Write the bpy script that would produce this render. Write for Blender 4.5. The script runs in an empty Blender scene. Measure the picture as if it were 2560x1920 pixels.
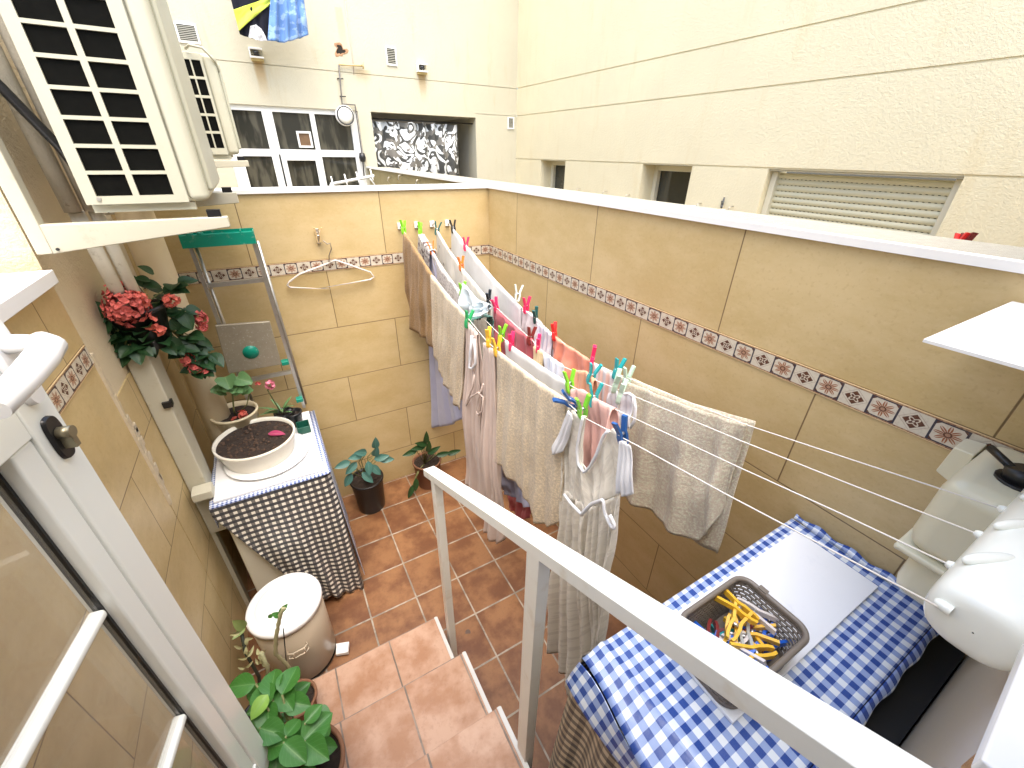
import bpy, bmesh, math, random
import numpy as np
from mathutils import Vector, Matrix, noise as mnoise
random.seed(7)
PI = math.pi
S = bpy.context.scene
C = S.collection
# ---------------------------------------------------------------- camera, sky, sun, exposure
CF, PITCH, ROLL, YAW = 1030.58, 0.510434, 0.0170826, 0.527631
CAM = np.array([0.0, 0.0, 2.2])
def _axes():
    fw = np.array([math.sin(YAW)*math.cos(PITCH), math.cos(YAW)*math.cos(PITCH), -math.sin(PITCH)])
    rt = np.array([math.cos(YAW), -math.sin(YAW), 0.0]); up = np.cross(rt, fw)
    c, s = math.cos(ROLL), math.sin(ROLL)
    return c*rt+s*up, -s*rt+c*up, fw
RT, UP, FW = _axes()
cd = bpy.data.cameras.new('camera'); cam = bpy.data.objects.new('camera', cd); C.objects.link(cam)
cd.sensor_width = 36; cd.lens = CF/2560*36; cd.clip_start = 0.02; cd.clip_end = 200
cam.matrix_world = Matrix(((RT[0], UP[0], -FW[0], CAM[0]), (RT[1], UP[1], -FW[1], CAM[1]), (RT[2], UP[2], -FW[2], CAM[2]), (0, 0, 0, 1)))
S.camera = cam
SUN_EL, SUN_ROT = math.radians(70), math.radians(190)
w = bpy.data.worlds.new("World"); S.world = w; w.use_nodes = True
nt = w.node_tree; bg = nt.nodes['Background']
sky = nt.nodes.new('ShaderNodeTexSky'); sky.sky_type = 'NISHITA'; sky.sun_disc = False
sky.sun_elevation = SUN_EL; sky.sun_rotation = SUN_ROT; sky.dust_density = 4.0; sky.air_density = 1.0; sky.ozone_density = 0.6
nt.links.new(sky.outputs[0], bg.inputs[0]); bg.inputs[1].default_value = 0.15
sl = bpy.data.lights.new('sun', 'SUN'); sl.energy = 0.8; sl.angle = math.radians(70); sl.color = (.99, 1, .90)
so = bpy.data.objects.new('sun', sl); C.objects.link(so)
so.rotation_euler = (math.radians(90)-SUN_EL, 0, math.radians(180)-SUN_ROT)
S.view_settings.view_transform = 'Standard'; S.view_settings.look = 'None'
S.view_settings.exposure = 2.12; S.view_settings.gamma = 1
# ---------------------------------------------------------------- measuring helpers (photo pixel + known plane -> metres)
def ray(p): return FW*CF + RT*(p[0]-1280) - UP*(p[1]-960)
def onX(p, X): d = ray(p); return CAM + d*(X-CAM[0])/d[0]
def onY(p, Y): d = ray(p); return CAM + d*(Y-CAM[1])/d[1]
def onZ(p, Z): d = ray(p); return CAM + d*(Z-CAM[2])/d[2]
def g5(a, b): return (900+a*.42194, 500+b*.42194)
def g6(a, b): return (1400+a*.42194, 800+b*.42194)
def g13(a, b): return (1000+a*.5425, 900+b*.5425)
def ga(a, b): return (960+a*.217, 640+b*.217)
def gb(a, b): return (1300+a*.2411, 800+b*.2411)
def ov(a, b): return (a*1.15732, b*1.15732)
def g4(a, b): return (200+a*.42194, 500+b*.42194)
def g9(a, b): return (500+a*.42194, 950+b*.42194)
def gp(a, b): return (500+a*.28329, 1450+b*.28329)
# ---------------------------------------------------------------- materials
def srgb(r, g, b): return tuple(((c/255)/12.92 if c/255 <= .04045 else ((c/255+.055)/1.055)**2.4) for c in (r, g, b))
class NT:
    def __init__(s, name):
        s.m = bpy.data.materials.new(name); s.m.use_nodes = True; s.t = s.m.node_tree
        s.b = s.t.nodes['Principled BSDF']
    def n(s, typ, **kw):
        x = s.t.nodes.new(typ)
        for k, v in kw.items(): setattr(x, k, v)
        return x
    def link(s, a, b): s.t.links.new(a, b)
    def put(s, sock, v):
        if hasattr(v, 'is_linked') or isinstance(v, bpy.types.NodeSocket): s.link(v, sock)
        else: sock.default_value = v
    def M(s, op, a, b=0.0, c=0.0):
        x = s.n('ShaderNodeMath', operation=op)
        s.put(x.inputs[0], a); s.put(x.inputs[1], b); s.put(x.inputs[2], c)
        return x.outputs[0]
    def mix(s, f, a, b, mode='MIX'):
        x = s.n('ShaderNodeMix', data_type='RGBA', blend_type=mode)
        s.put(x.inputs[0], f)
        for i, v in ((6, a), (7, b)):
            if isinstance(v, tuple): x.inputs[i].default_value = (*v[:3], 1)
            else: s.link(v, x.inputs[i])
        return x.outputs[2]
    def pos(s):
        g = s.n('ShaderNodeNewGeometry'); x = s.n('ShaderNodeSeparateXYZ'); s.link(g.outputs['Position'], x.inputs[0])
        return g.outputs['Position'], x.outputs
    def uv(s):
        g = s.n('ShaderNodeUVMap'); x = s.n('ShaderNodeSeparateXYZ'); s.link(g.outputs[0], x.inputs[0])
        return g.outputs[0], x.outputs
    def obj(s): return s.n('ShaderNodeTexCoord').outputs['Object']
    def noise(s, vec, scale, detail=4, rough=.6, sx=(1, 1, 1)):
        mp = s.n('ShaderNodeMapping'); mp.inputs['Scale'].default_value = sx; s.link(vec, mp.inputs[0])
        x = s.n('ShaderNodeTexNoise'); x.inputs['Scale'].default_value = scale; x.inputs['Detail'].default_value = detail
        x.inputs['Roughness'].default_value = rough; s.link(mp.outputs[0], x.inputs[0]); return x.outputs[0]
    def ramp(s, f, lo, hi): 
        x = s.n('ShaderNodeMapRange'); x.interpolation_type = 'SMOOTHSTEP'
        s.put(x.inputs[0], f); s.put(x.inputs[1], lo); s.put(x.inputs[2], hi); return x.outputs[0]
    def bump(s, h, strength=.3, dist=.01):
        x = s.n('ShaderNodeBump'); x.inputs['Strength'].default_value = strength; x.inputs['Distance'].default_value = dist
        s.link(h, x.inputs['Height']); s.link(x.outputs[0], s.b.inputs['Normal'])
    def col(s, c): 
        if isinstance(c, tuple): s.b.inputs['Base Color'].default_value = (*c[:3], 1)
        else: s.link(c, s.b.inputs['Base Color'])
    def rough(s, r): s.put(s.b.inputs['Roughness'], r)
def plain(name, c, rough=.5, var=.12, scale=8, metal=0, bump=0, sub=0, spec=.5, dirt=None):
    N = NT(name); v = N.obj(); n = N.noise(v, scale, 5)
    a = tuple(x*(1-var) for x in c); b = tuple(min(1, x*(1+var)) for x in c)
    cc = N.mix(n, a, b)
    if dirt:
        n2 = N.ramp(N.noise(v, scale*3.1, 6, .7), .56, .72); cc = N.mix(N.M('MULTIPLY', n2, dirt[3]), cc, dirt[:3])
    N.col(cc); N.rough(rough); N.b.inputs['Metallic'].default_value = metal
    N.b.inputs['Specular IOR Level'].default_value = spec
    if bump: N.bump(N.noise(v, scale*14, 3), bump, .004)
    return N.m
def tile_mat(name, ax, soil=0.0, gloss=.42):
    N = NT(name); P, x = N.pos(); u, z = x[ax], x[2]
    zz = N.M('SUBTRACT', z, N.M('MULTIPLY', N.M('GREATER_THAN', z, 1.6425), .065))
    r = N.M('DIVIDE', N.M('SUBTRACT', zz, 1.61), .335); row = N.M('FLOOR', r)
    par = N.M('FLOORED_MODULO', row, 2.0)
    off = N.M('MULTIPLY', N.M('SUBTRACT', 1.0, par), .343)
    u0 = .257 if ax == 0 else .45
    uu = N.M('DIVIDE', N.M('SUBTRACT', N.M('SUBTRACT', u, u0), off), .687)
    fu = N.M('PINGPONG', uu, .5); fv = N.M('PINGPONG', r, .5)
    d = N.M('MINIMUM', N.M('MULTIPLY', fu, .687), N.M('MULTIPLY', fv, .335))
    g = N.M('SUBTRACT', 1.0, N.ramp(d, .001, .003))
    wn = N.n('ShaderNodeTexWhiteNoise', noise_dimensions='2D'); cx = N.n('ShaderNodeCombineXYZ')
    N.link(N.M('FLOOR', uu), cx.inputs[0]); N.link(row, cx.inputs[1]); N.link(cx.outputs[0], wn.inputs[0])
    sx = (1, 6, 9) if ax == 0 else (6, 1, 9)
    sx = (1.0, 1.0, 1.8)
    add = N.n('ShaderNodeVectorMath', operation='ADD'); N.link(P, add.inputs[0])
    sc = N.n('ShaderNodeVectorMath', operation='SCALE'); N.link(wn.outputs[1], sc.inputs[0]); sc.inputs[3].default_value = 5; N.link(sc.outputs[0], add.inputs[1])
    n1 = N.noise(add.outputs[0], 3.5, 8, .65, sx); n2 = N.noise(add.outputs[0], 45, 7, .78, (1, 1, 2.2)); n3 = N.noise(P, 90, 3)
    c = N.mix(N.ramp(n1, .3, .7), (.51, .375, .165), (.61, .47, .245))
    c = N.mix(N.M('MULTIPLY', N.ramp(n2, .45, .75), .35), c, (.66, .53, .30))
    c = N.mix(N.M('MULTIPLY', N.ramp(n3, .55, .7), .22), c, (.36, .22, .09))
    c = N.mix(N.M('MULTIPLY', wn.outputs[0], .18), c, (.50, .36, .19))
    if soil: c = N.mix(N.M('MULTIPLY', N.ramp(N.noise(P, 5, 6, .7), .45, .7), soil), c, (.2, .14, .07))
    c = N.mix(N.M('MULTIPLY', g, .85), c, (.13, .075, .03))
    N.col(c); N.rough(N.M('ADD', gloss-.08, N.M('MULTIPLY', n2, .2)))
    h = N.M('SUBTRACT', N.M('MULTIPLY', n2, .25), g); N.bump(h, .35, .003)
    return N.m
def band_mat(name, ax):
    N = NT(name); P, x = N.pos(); u, z = x[ax], x[2]
    c0 = .233 if ax == 1 else .279
    a = N.M('ADD', N.M('DIVIDE', N.M('SUBTRACT', u, c0), .0645), .5)
    idx = N.M('FLOOR', a); fx = N.M('SUBTRACT', N.M('SUBTRACT', a, idx), .5)
    fy = N.M('DIVIDE', N.M('SUBTRACT', z, 1.6425), .0645)
    par = N.M('FLOORED_MODULO', idx, 2.0)      # 0: light diamond, 1: dark ornate
    ax_, ay = N.M('ABSOLUTE', fx), N.M('ABSOLUTE', N.M('MULTIPLY', fy, 1.16))
    cheb = N.M('MAXIMUM', ax_, ay); man = N.M('ADD', ax_, ay)
    r = N.M('SQRT', N.M('ADD', N.M('MULTIPLY', ax_, ax_), N.M('MULTIPLY', ay, ay)))
    th = N.M('ARCTAN2', ay, ax_)
    c8 = N.M('COSINE', N.M('MULTIPLY', th, 8)); c4 = N.M('COSINE', N.M('MULTIPLY', th, 4))
    cream = (.62, .56, .45); brown = (.10, .035, .018); rust = (.30, .10, .035); ink = (.035, .033, .05)
    # dark ornate
    petal = N.M('LESS_THAN', r, N.M('ADD', .31, N.M('MULTIPLY', c8, .11)))
    core = N.M('LESS_THAN', N.M('ABSOLUTE', N.M('SUBTRACT', r, .10)), .025)
    vein = N.M('GREATER_THAN', N.M('COSINE', N.M('MULTIPLY', th, 16)), .45)
    d = N.mix(petal, cream, rust); d = N.mix(N.M('MULTIPLY', petal, N.M('MULTIPLY', vein, .75)), d, cream)
    d = N.mix(core, d, brown)
    corner = N.M('GREATER_THAN', man, .74); d = N.mix(corner, d, brown)
    d = N.mix(N.M('GREATER_THAN', cheb, .43), d, ink)
    # light diamond
    dia = N.M('LESS_THAN', man, .36)
    lobes = N.M('LESS_THAN', N.M('ABSOLUTE', N.M('SUBTRACT', r, N.M('ADD', .15, N.M('MULTIPLY', c4, -.06)))), .032)
    l = N.mix(dia, cream, brown); l = N.mix(lobes, l, cream)
    l = N.mix(N.M('LESS_THAN', r, .04), l, cream)
    ring = N.M('LESS_THAN', N.M('ABSOLUTE', N.M('SUBTRACT', man, .47)), .018); l = N.mix(N.M('MULTIPLY', ring, .6), l, (.35, .27, .2))
    c = N.mix(par, l, d)
    sp = N.noise(P, 160, 3)
    afy = N.M('ABSOLUTE', fy)
    bord = N.M('GREATER_THAN', afy, .42); c = N.mix(bord, c, N.mix(N.ramp(sp, .4, .6), (.20, .09, .05), (.42, .26, .14)))
    c = N.mix(N.M('GREATER_THAN', afy, .475), c, (.72, .54, .30))
    c = N.mix(N.M('MULTIPLY', N.ramp(sp, .5, .65), .18), c, (.30, .2, .12))
    N.col(c); N.rough(.35); return N.m
def stucco(name, c, ax, stains=(), bs=.35, ochre=.25):
    N = NT(name); P, x = N.pos()
    n = N.noise(P, 1.3, 6, .7); n2 = N.noise(P, 55, 5, .65); n3 = N.noise(P, 160, 3, .6)
    cc = N.mix(N.ramp(n, .3, .75), tuple(v*.93 for v in c), c)
    drip = N.noise(P, 3.0, 6, .7, (3, 3, .5)); cc = N.mix(N.M('MULTIPLY', N.ramp(drip, .52, .75), ochre), cc, (c[0]*.82, c[1]*.70, c[2]*.50))
    for (u, z0, wd, ln, st) in stains:       # rust runs below fittings
        du = N.M('ABSOLUTE', N.M('SUBTRACT', N.M('ADD', x[ax], N.M('MULTIPLY', N.M('SUBTRACT', drip, .5), .08)), u))
        a = N.M('SUBTRACT', 1.0, N.ramp(du, wd*.35, wd)); b = N.M('MULTIPLY', N.ramp(x[2], z0-ln, z0-.02), N.M('LESS_THAN', x[2], z0))
        cc = N.mix(N.M('MULTIPLY', N.M('MULTIPLY', a, b), st), cc, (.42, .26, .09))
    N.col(cc); N.rough(.9); N.b.inputs['Specular IOR Level'].default_value = .15
    N.bump(N.M('ADD', n2, N.M('MULTIPLY', n3, .5)), bs, .012); return N.m
def floor_mat(name, px, x0, py, y0, pink, gw=.0045, grout=(.40, .35, .28)):
    N = NT(name); P, x = N.pos()
    a = N.M('DIVIDE', N.M('SUBTRACT', x[0], x0), px); b = N.M('DIVIDE', N.M('SUBTRACT', x[1], y0), py)
    d = N.M('MINIMUM', N.M('MULTIPLY', N.M('PINGPONG', a, .5), px), N.M('MULTIPLY', N.M('PINGPONG', b, .5), py))
    wob = N.M('MULTIPLY', N.M('SUBTRACT', N.noise(P, 40, 3), .5), .003)
    g = N.M('SUBTRACT', 1.0, N.ramp(N.M('ADD', d, wob), gw*.7, gw*1.15))
    wn = N.n('ShaderNodeTexWhiteNoise', noise_dimensions='2D'); cx = N.n('ShaderNodeCombineXYZ')
    N.link(N.M('FLOOR', a), cx.inputs[0]); N.link(N.M('FLOOR', b), cx.inputs[1]); N.link(cx.outputs[0], wn.inputs[0])
    add = N.n('ShaderNodeVectorMath', operation='ADD'); N.link(P, add.inputs[0])
    sc = N.n('ShaderNodeVectorMath', operation='SCALE'); N.link(wn.outputs[1], sc.inputs[0]); sc.inputs[3].default_value = 7; N.link(sc.outputs[0], add.inputs[1])
    n1 = N.noise(add.outputs[0], 7, 5, .6); n2 = N.noise(P, 60, 5, .7)
    A, B, D = ((.155, .062, .026), (.30, .145, .062), (.065, .032, .018)) if not pink else ((.38, .19, .095), (.56, .36, .25), (.26, .13, .07))
    c = N.mix(N.ramp(n1, .35, .65), A, B)
    c = N.mix(N.M('MULTIPLY', N.ramp(n2, .5, .75), .35), c, D)
    c = N.mix(N.M('MULTIPLY', wn.outputs[0], .25), c, tuple(v*.75 for v in A))
    c = N.mix(g, c, N.mix(N.ramp(N.noise(P, 9, 4), .4, .6), grout, tuple(v*.55 for v in grout)))
    N.col(c); N.rough(N.M('ADD', .30, N.M('MULTIPLY', N.noise(P, 12, 4), .25)))
    N.bump(N.M('SUBTRACT', N.M('MULTIPLY', n2, .2), g), .4, .003); return N.m
def gingham(name, cell, dark, mid, light, wob=.0, rough=.32, mid2=None):
    N = NT(name); U, x = N.uv()
    nz = N.noise(U, 6, 3); w0 = N.M('MULTIPLY', N.M('SUBTRACT', nz, .5), wob)
    a = N.M('GREATER_THAN', N.M('FLOORED_MODULO', N.M('ADD', x[0], w0), cell*2), cell)
    b = N.M('GREATER_THAN', N.M('FLOORED_MODULO', N.M('ADD', x[1], w0), cell*2), cell)
    c = N.mix(a, light, mid); c = N.mix(b, c, N.mix(a, mid2 or mid, dark))
    weave = N.noise(U, 500, 2); c = N.mix(N.M('MULTIPLY', weave, .12), c, (.5, .5, .55))
    N.col(c); N.rough(rough); N.bump(N.noise(U, 9, 4), .25, .01); return N.m
def cloth(name, c, kind='plain', c2=None, scale=1.0, rough=.95, trans=.15):
    N = NT(name); U, x = N.uv()
    n = N.noise(U, 9, 5, .6); cc = N.mix(n, tuple(v*.86 for v in c), tuple(min(1, v*1.1) for v in c))
    if kind == 'terry':
        f = N.noise(U, 120, 3, .8); st = N.noise(U, 26, 4, .7, (1, .3, 1))
        cc = N.mix(N.M('MULTIPLY', N.ramp(f, .46, .60), .7), cc, tuple(min(.95, v*1.5) for v in c))
        cc = N.mix(N.M('MULTIPLY', N.ramp(st, .5, .75), .4), cc, tuple(v*.62 for v in c))
        N.bump(N.M('ADD', f, st), .9, .006)
    elif kind == 'stripe':
        a = N.M('FLOORED_MODULO', N.M('MULTIPLY', x[0], scale), 1.0)
        cc = N.mix(N.ramp(N.M('PINGPONG', N.M('MULTIPLY', x[0], scale), .5), .18, .3), cc, c2); N.bump(N.noise(U, 300, 2), .2, .002)
    elif kind == 'spots':
        v = N.n('ShaderNodeTexVoronoi'); v.inputs['Scale'].default_value = 18*scale; N.link(U, v.inputs[0])
        cc = N.mix(N.M('SUBTRACT', 1.0, N.ramp(v.outputs['Distance'], .1, .2)), cc, c2); N.bump(N.noise(U, 300, 2), .2, .002)
    elif kind == 'print':
        a = N.noise(U, 26*scale, 3, .6); cc = N.mix(N.ramp(a, .5, .56), cc, c2); N.bump(N.noise(U, 300, 2), .2, .002)
    else: N.bump(N.M('ADD', N.noise(U, 24, 4, .6, (1, .25, 1)), N.M('MULTIPLY', N.noise(U, 350, 2), .2)), .5, .008)
    N.col(cc); N.rough(rough); N.b.inputs['Specular IOR Level'].default_value = .1
    N.b.inputs['Sheen Weight'].default_value = .25
    if trans:
        t = N.n('ShaderNodeBsdfTranslucent'); ms = N.n('ShaderNodeMixShader'); ms.inputs[0].default_value = trans
        N.link(cc, t.inputs[0]); N.link(N.b.outputs[0], ms.inputs[1]); N.link(t.outputs[0], ms.inputs[2])
        N.link(ms.outputs[0], N.t.nodes['Material Output'].inputs[0])
    return N.m
def leafmat(name, a, b, vein=(.2, .35, .1), rough=.45):
    N = NT(name); U, x = N.uv(); P = N.obj()
    c = N.mix(N.noise(P, 9, 4), a, b)
    mid = N.M('SUBTRACT', 1.0, N.ramp(N.M('ABSOLUTE', N.M('SUBTRACT', x[0], .5)), .008, .035))
    side = N.M('SUBTRACT', 1.0, N.ramp(N.M('PINGPONG', N.M('ADD', N.M('MULTIPLY', x[1], 6), N.M('MULTIPLY', N.M('ABSOLUTE', N.M('SUBTRACT', x[0], .5)), -5)), .5), .0, .09))
    v = N.M('MAXIMUM', mid, N.M('MULTIPLY', side, .45)); c = N.mix(N.M('MULTIPLY', v, .55), c, vein)
    N.col(c); N.rough(rough); N.bump(v, -.4, .004)
    t = N.n('ShaderNodeBsdfTranslucent'); ms = N.n('ShaderNodeMixShader'); ms.inputs[0].default_value = .2
    N.link(c, t.inputs[0]); N.link(N.b.outputs[0], ms.inputs[1]); N.link(t.outputs[0], ms.inputs[2])
    N.link(ms.outputs[0], N.t.nodes['Material Output'].inputs[0]); return N.m
def glass(name, tint=(1, 1, 1), alpha=.12, rough=.02):
    N = NT(name); t = N.n('ShaderNodeBsdfTransparent'); t.inputs[0].default_value = (*tint, 1)
    g = N.n('ShaderNodeBsdfGlossy'); g.inputs['Roughness'].default_value = rough
    f = N.n('ShaderNodeFresnel'); f.inputs[0].default_value = 1.8
    gg = N.n('ShaderNodeNewGeometry'); ff = N.M('MULTIPLY', f.outputs[0], N.M('SUBTRACT', 1.0, gg.outputs['Backfacing']))
    df = N.n('ShaderNodeBsdfDiffuse'); df.inputs[0].default_value = (.75, .74, .68, 1); dm = N.n('ShaderNodeMixShader'); dm.inputs[0].default_value = .09; N.link(t.outputs[0], dm.inputs[1]); N.link(df.outputs[0], dm.inputs[2])
    ms = N.n('ShaderNodeMixShader'); N.link(ff, ms.inputs[0]); N.link(dm.outputs[0], ms.inputs[1]); N.link(g.outputs[0], ms.inputs[2])
    N.link(ms.outputs[0], N.t.nodes['Material Output'].inputs[0]); return N.m
cream_paint = plain('cream_paint', (.52, .49, .38), .42, .05, 5, dirt=(.32, .25, .13, .35))
rail_paint = plain('rail_paint', (.80, .78, .72), .28, .04, 5)
def rail_mat():
    N = NT('chipped_rail_paint'); P, x = N.pos(); n = N.noise(P, 24, 6, .75)
    a = N.ramp(n, .695, .71); c = N.mix(N.noise(P, 6, 4), (.82, .81, .73), (.88, .88, .82)); c = N.mix(N.M('MULTIPLY', N.ramp(N.noise(P, 14, 5), .55, .75), .35), c, (.60, .50, .33))
    c = N.mix(a, c, (.12, .05, .02)); N.col(c); N.rough(.38); N.bump(N.M('SUBTRACT', 1.0, a), .4, .002); return N.m
rail_m = rail_mat()
ac_plastic = plain('ac_shell', (.50, .485, .37), .4, .04, 3, dirt=(.45, .38, .24, .25))
black_plastic = plain('black_plastic', (.012, .012, .013), .35, .3, 20)
dark_inside = plain('dark_fins', (.005, .005, .004), .7, .5, 60, spec=.05)
white_paint = plain('white_lacquer', (.84, .84, .84), .18, .03, 4)
pvc = plain('white_upvc', (.80, .80, .77), .3, .04, 5, dirt=(.5, .45, .35, .2))
alu = plain('aluminium', (.55, .54, .50), .38, .2, 30, metal=.85, dirt=(.5, .45, .33, .5))
steel_white = plain('bin_lid_enamel', (.86, .86, .84), .25, .03, 3)
bin_m = plain('bin_enamel', (.60, .51, .38), .3, .05, 4)
# ---------------------------------------------------------------- geometry helpers
class MB:
    def __init__(s): s.v = []; s.f = []; s.uv = []; s.mi = []; s.sm = []
    def face(s, idx, uv=None, mi=0, sm=False): s.f.append(tuple(idx)); s.uv.append(uv); s.mi.append(mi); s.sm.append(sm)
    def box(s, a, b, mi=0, M=None):
        x0, y0, z0 = a; x1, y1, z1 = b
        if x0 > x1: x0, x1 = x1, x0
        if y0 > y1: y0, y1 = y1, y0
        if z0 > z1: z0, z1 = z1, z0
        vs = [(x0,y0,z0),(x1,y0,z0),(x1,y1,z0),(x0,y1,z0),(x0,y0,z1),(x1,y0,z1),(x1,y1,z1),(x0,y1,z1)]
        if M is not None: vs = [tuple(M @ Vector(v)) for v in vs]
        n = len(s.v); s.v += vs
        for f in ((0,3,2,1),(4,5,6,7),(0,1,5,4),(1,2,6,5),(2,3,7,6),(3,0,4,7)): s.face([n+i for i in f], None, mi)
        return s
    def hexa(s, vs, mi=0):
        n = len(s.v); s.v += [tuple(map(float, v)) for v in vs]
        for f in ((0,3,2,1),(4,5,6,7),(0,1,5,4),(1,2,6,5),(2,3,7,6),(3,0,4,7)): s.face([n+i for i in f], None, mi)
        return s
    def tube(s, pts, r, seg=8, caps=True, mi=0):
        pts = [Vector([float(c) for c in p]) for p in pts]; rs = r if isinstance(r, (list, tuple)) else [r]*len(pts)
        n0 = len(s.v); T0 = (pts[1]-pts[0]).normalized(); up = Vector((0, 0, 1)) if abs(T0.z) < .9 else Vector((1, 0, 0))
        N_ = T0.cross(up).normalized()
        for i, p in enumerate(pts):
            T = ((pts[min(i+1, len(pts)-1)]-p).normalized() + (p-pts[max(i-1, 0)]).normalized())
            T = T.normalized() if T.length > 1e-6 else T0
            N_ = (N_ - T*N_.dot(T)).normalized(); B = T.cross(N_)
            for k in range(seg):
                a = 2*PI*k/seg; s.v.append(tuple(p + (N_*math.cos(a)+B*math.sin(a))*rs[i]))
        for i in range(len(pts)-1):
            for k in range(seg):
                a = n0+i*seg+k; b = n0+i*seg+(k+1) % seg; s.face((a, b, b+seg, a+seg), None, mi, True)
        if caps:
            s.face([n0+k for k in range(seg)][::-1], None, mi); s.face([n0+(len(pts)-1)*seg+k for k in range(seg)], None, mi)
        return s
    def lathe(s, prof, c=(0, 0, 0), seg=32, sx=1, sy=1, mi=0, M=None):
        n0 = len(s.v)
        for r, z in prof:
            for k in range(seg):
                a = 2*PI*k/seg; v = Vector((c[0]+r*math.cos(a)*sx, c[1]+r*math.sin(a)*sy, c[2]+z))
                if M is not None: v = M @ v
                s.v.append(tuple(v))
        for i in range(len(prof)-1):
            for k in range(seg):
                a = n0+i*seg+k; b = n0+i*seg+(k+1) % seg; s.face((a, b, b+seg, a+seg), None, mi, True)
        return s
    def grid(s, P, UV=None, mi=0):
        n0 = len(s.v); R, Q = len(P), len(P[0])
        for row in P: s.v += [tuple(map(float, p)) for p in row]
        for i in range(R-1):
            for j in range(Q-1):
                ids = [(i, j), (i, j+1), (i+1, j+1), (i+1, j)]
                s.face([n0+a*Q+b for a, b in ids], [UV[a][b] for a, b in ids] if UV else None, mi, True)
        return s
def mesh(name, mb, mat, parent=None, bevel=0, solid=0, weld=False):
    me = bpy.data.meshes.new(name); me.from_pydata(mb.v, [], mb.f)
    for m in (mat if isinstance(mat, (list, tuple)) else [mat]): me.materials.append(m)
    me.polygons.foreach_set('material_index', mb.mi); me.polygons.foreach_set('use_smooth', mb.sm)
    uvl = me.uv_layers.new(name='UVMap'); me.update()
    for i, p in enumerate(me.polygons):
        u = mb.uv[i]
        if u is None:
            n = p.normal; k = max(range(3), key=lambda q: abs(n[q])); aa = [(1, 2), (0, 2), (0, 1)][k]
            u = [(mb.v[v][aa[0]], mb.v[v][aa[1]]) for v in mb.f[i]]
        for li, q in zip(p.loop_indices, u): uvl.data[li].uv = q
    o = bpy.data.objects.new(name, me); C.objects.link(o)
    if weld:
        m = o.modifiers.new('w', 'WELD'); m.merge_threshold = .0005
    if solid:
        m = o.modifiers.new('s', 'SOLIDIFY'); m.thickness = solid; m.offset = 0
    if bevel:
        m = o.modifiers.new('b', 'BEVEL'); m.width = bevel; m.segments = 3; m.limit_method = 'ANGLE'; m.angle_limit = math.radians(40); m.harden_normals = False
        for p in me.polygons: p.use_smooth = True
        me.set_sharp_from_angle(angle=math.radians(35)) if False else None
        wn = o.modifiers.new('wn', 'WEIGHTED_NORMAL'); wn.keep_sharp = True
    if parent is not None:
        o.parent = parent; o.matrix_parent_inverse = Matrix.Translation(-parent.location)
    return o
def tag(o, label, cat, group=None):
    o['label'] = label; o['category'] = cat
    if group: o['group'] = group
    return o
def thing(name, label, cat, loc=(0, 0, 0), group=None):
    o = bpy.data.objects.new(name, None); C.objects.link(o); o.location = tuple(float(v) for v in loc); o.empty_display_size = .05
    return tag(o, label, cat, group)
def struct(o): o['kind'] = 'structure'; return o
def relief(mp, us, vs, depth, mi=0, mb=None):
    """wall front as a grid of cells at different depths; depth(i,j) -> metres behind the front face or None for a hole; mp(u,v,d) -> point"""
    mb = mb or MB(); nu, nv = len(us)-1, len(vs)-1
    D = [[depth((us[i]+us[i+1])/2, (vs[j]+vs[j+1])/2) for j in range(nv)] for i in range(nu)]
    def quad(a, b, c, d): n = len(mb.v); mb.v.extend([a, b, c, d]); mb.face((n, n+1, n+2, n+3), None, mi)
    for i in range(nu):
        for j in range(nv):
            d = D[i][j]
            if d is not None: quad(mp(us[i], vs[j], d), mp(us[i+1], vs[j], d), mp(us[i+1], vs[j+1], d), mp(us[i], vs[j+1], d))
            for di, dj in ((1, 0), (0, 1)):
                a, b = i+di, j+dj
                if a < nu and b < nv:
                    e = D[a][b]; d1 = .25 if d is None else d; e1 = .25 if e is None else e
                    if abs(d1-e1) > 1e-6:
                        if di: quad(mp(us[a], vs[j], d1), mp(us[a], vs[j+1], d1), mp(us[a], vs[j+1], e1), mp(us[a], vs[j], e1))
                        else: quad(mp(us[i], vs[b], d1), mp(us[i+1], vs[b], d1), mp(us[i+1], vs[b], e1), mp(us[i], vs[b], e1))
    return mb
# ================================================================ SETTING
W, D, L, T = 1.276, 2.522, -.55, 2.01
HY = -.08
patio = struct(mesh('patio_floor', MB().box((L-.05, HY-.1, -.1), (W+.05, D+.05, 0)), floor_mat('terracotta_tiles', .25, .026, .2505, .005, False)))
struct(mesh('ground', MB().box((-14, -14, -.3), (16, 18, -.104)), plain('concrete', (.35, .32, .27), .9, .2, 3)))
struct(mesh('neighbour_patio_floor', MB().box((-3, D+.2, -.1), (W-.01, 5.8, -.002)).box((W+.28, -2, -.1), (3.39, 5.8, -.002)), plain('patio_cement', (.42, .38, .31), .85, .15, 4)))
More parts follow.
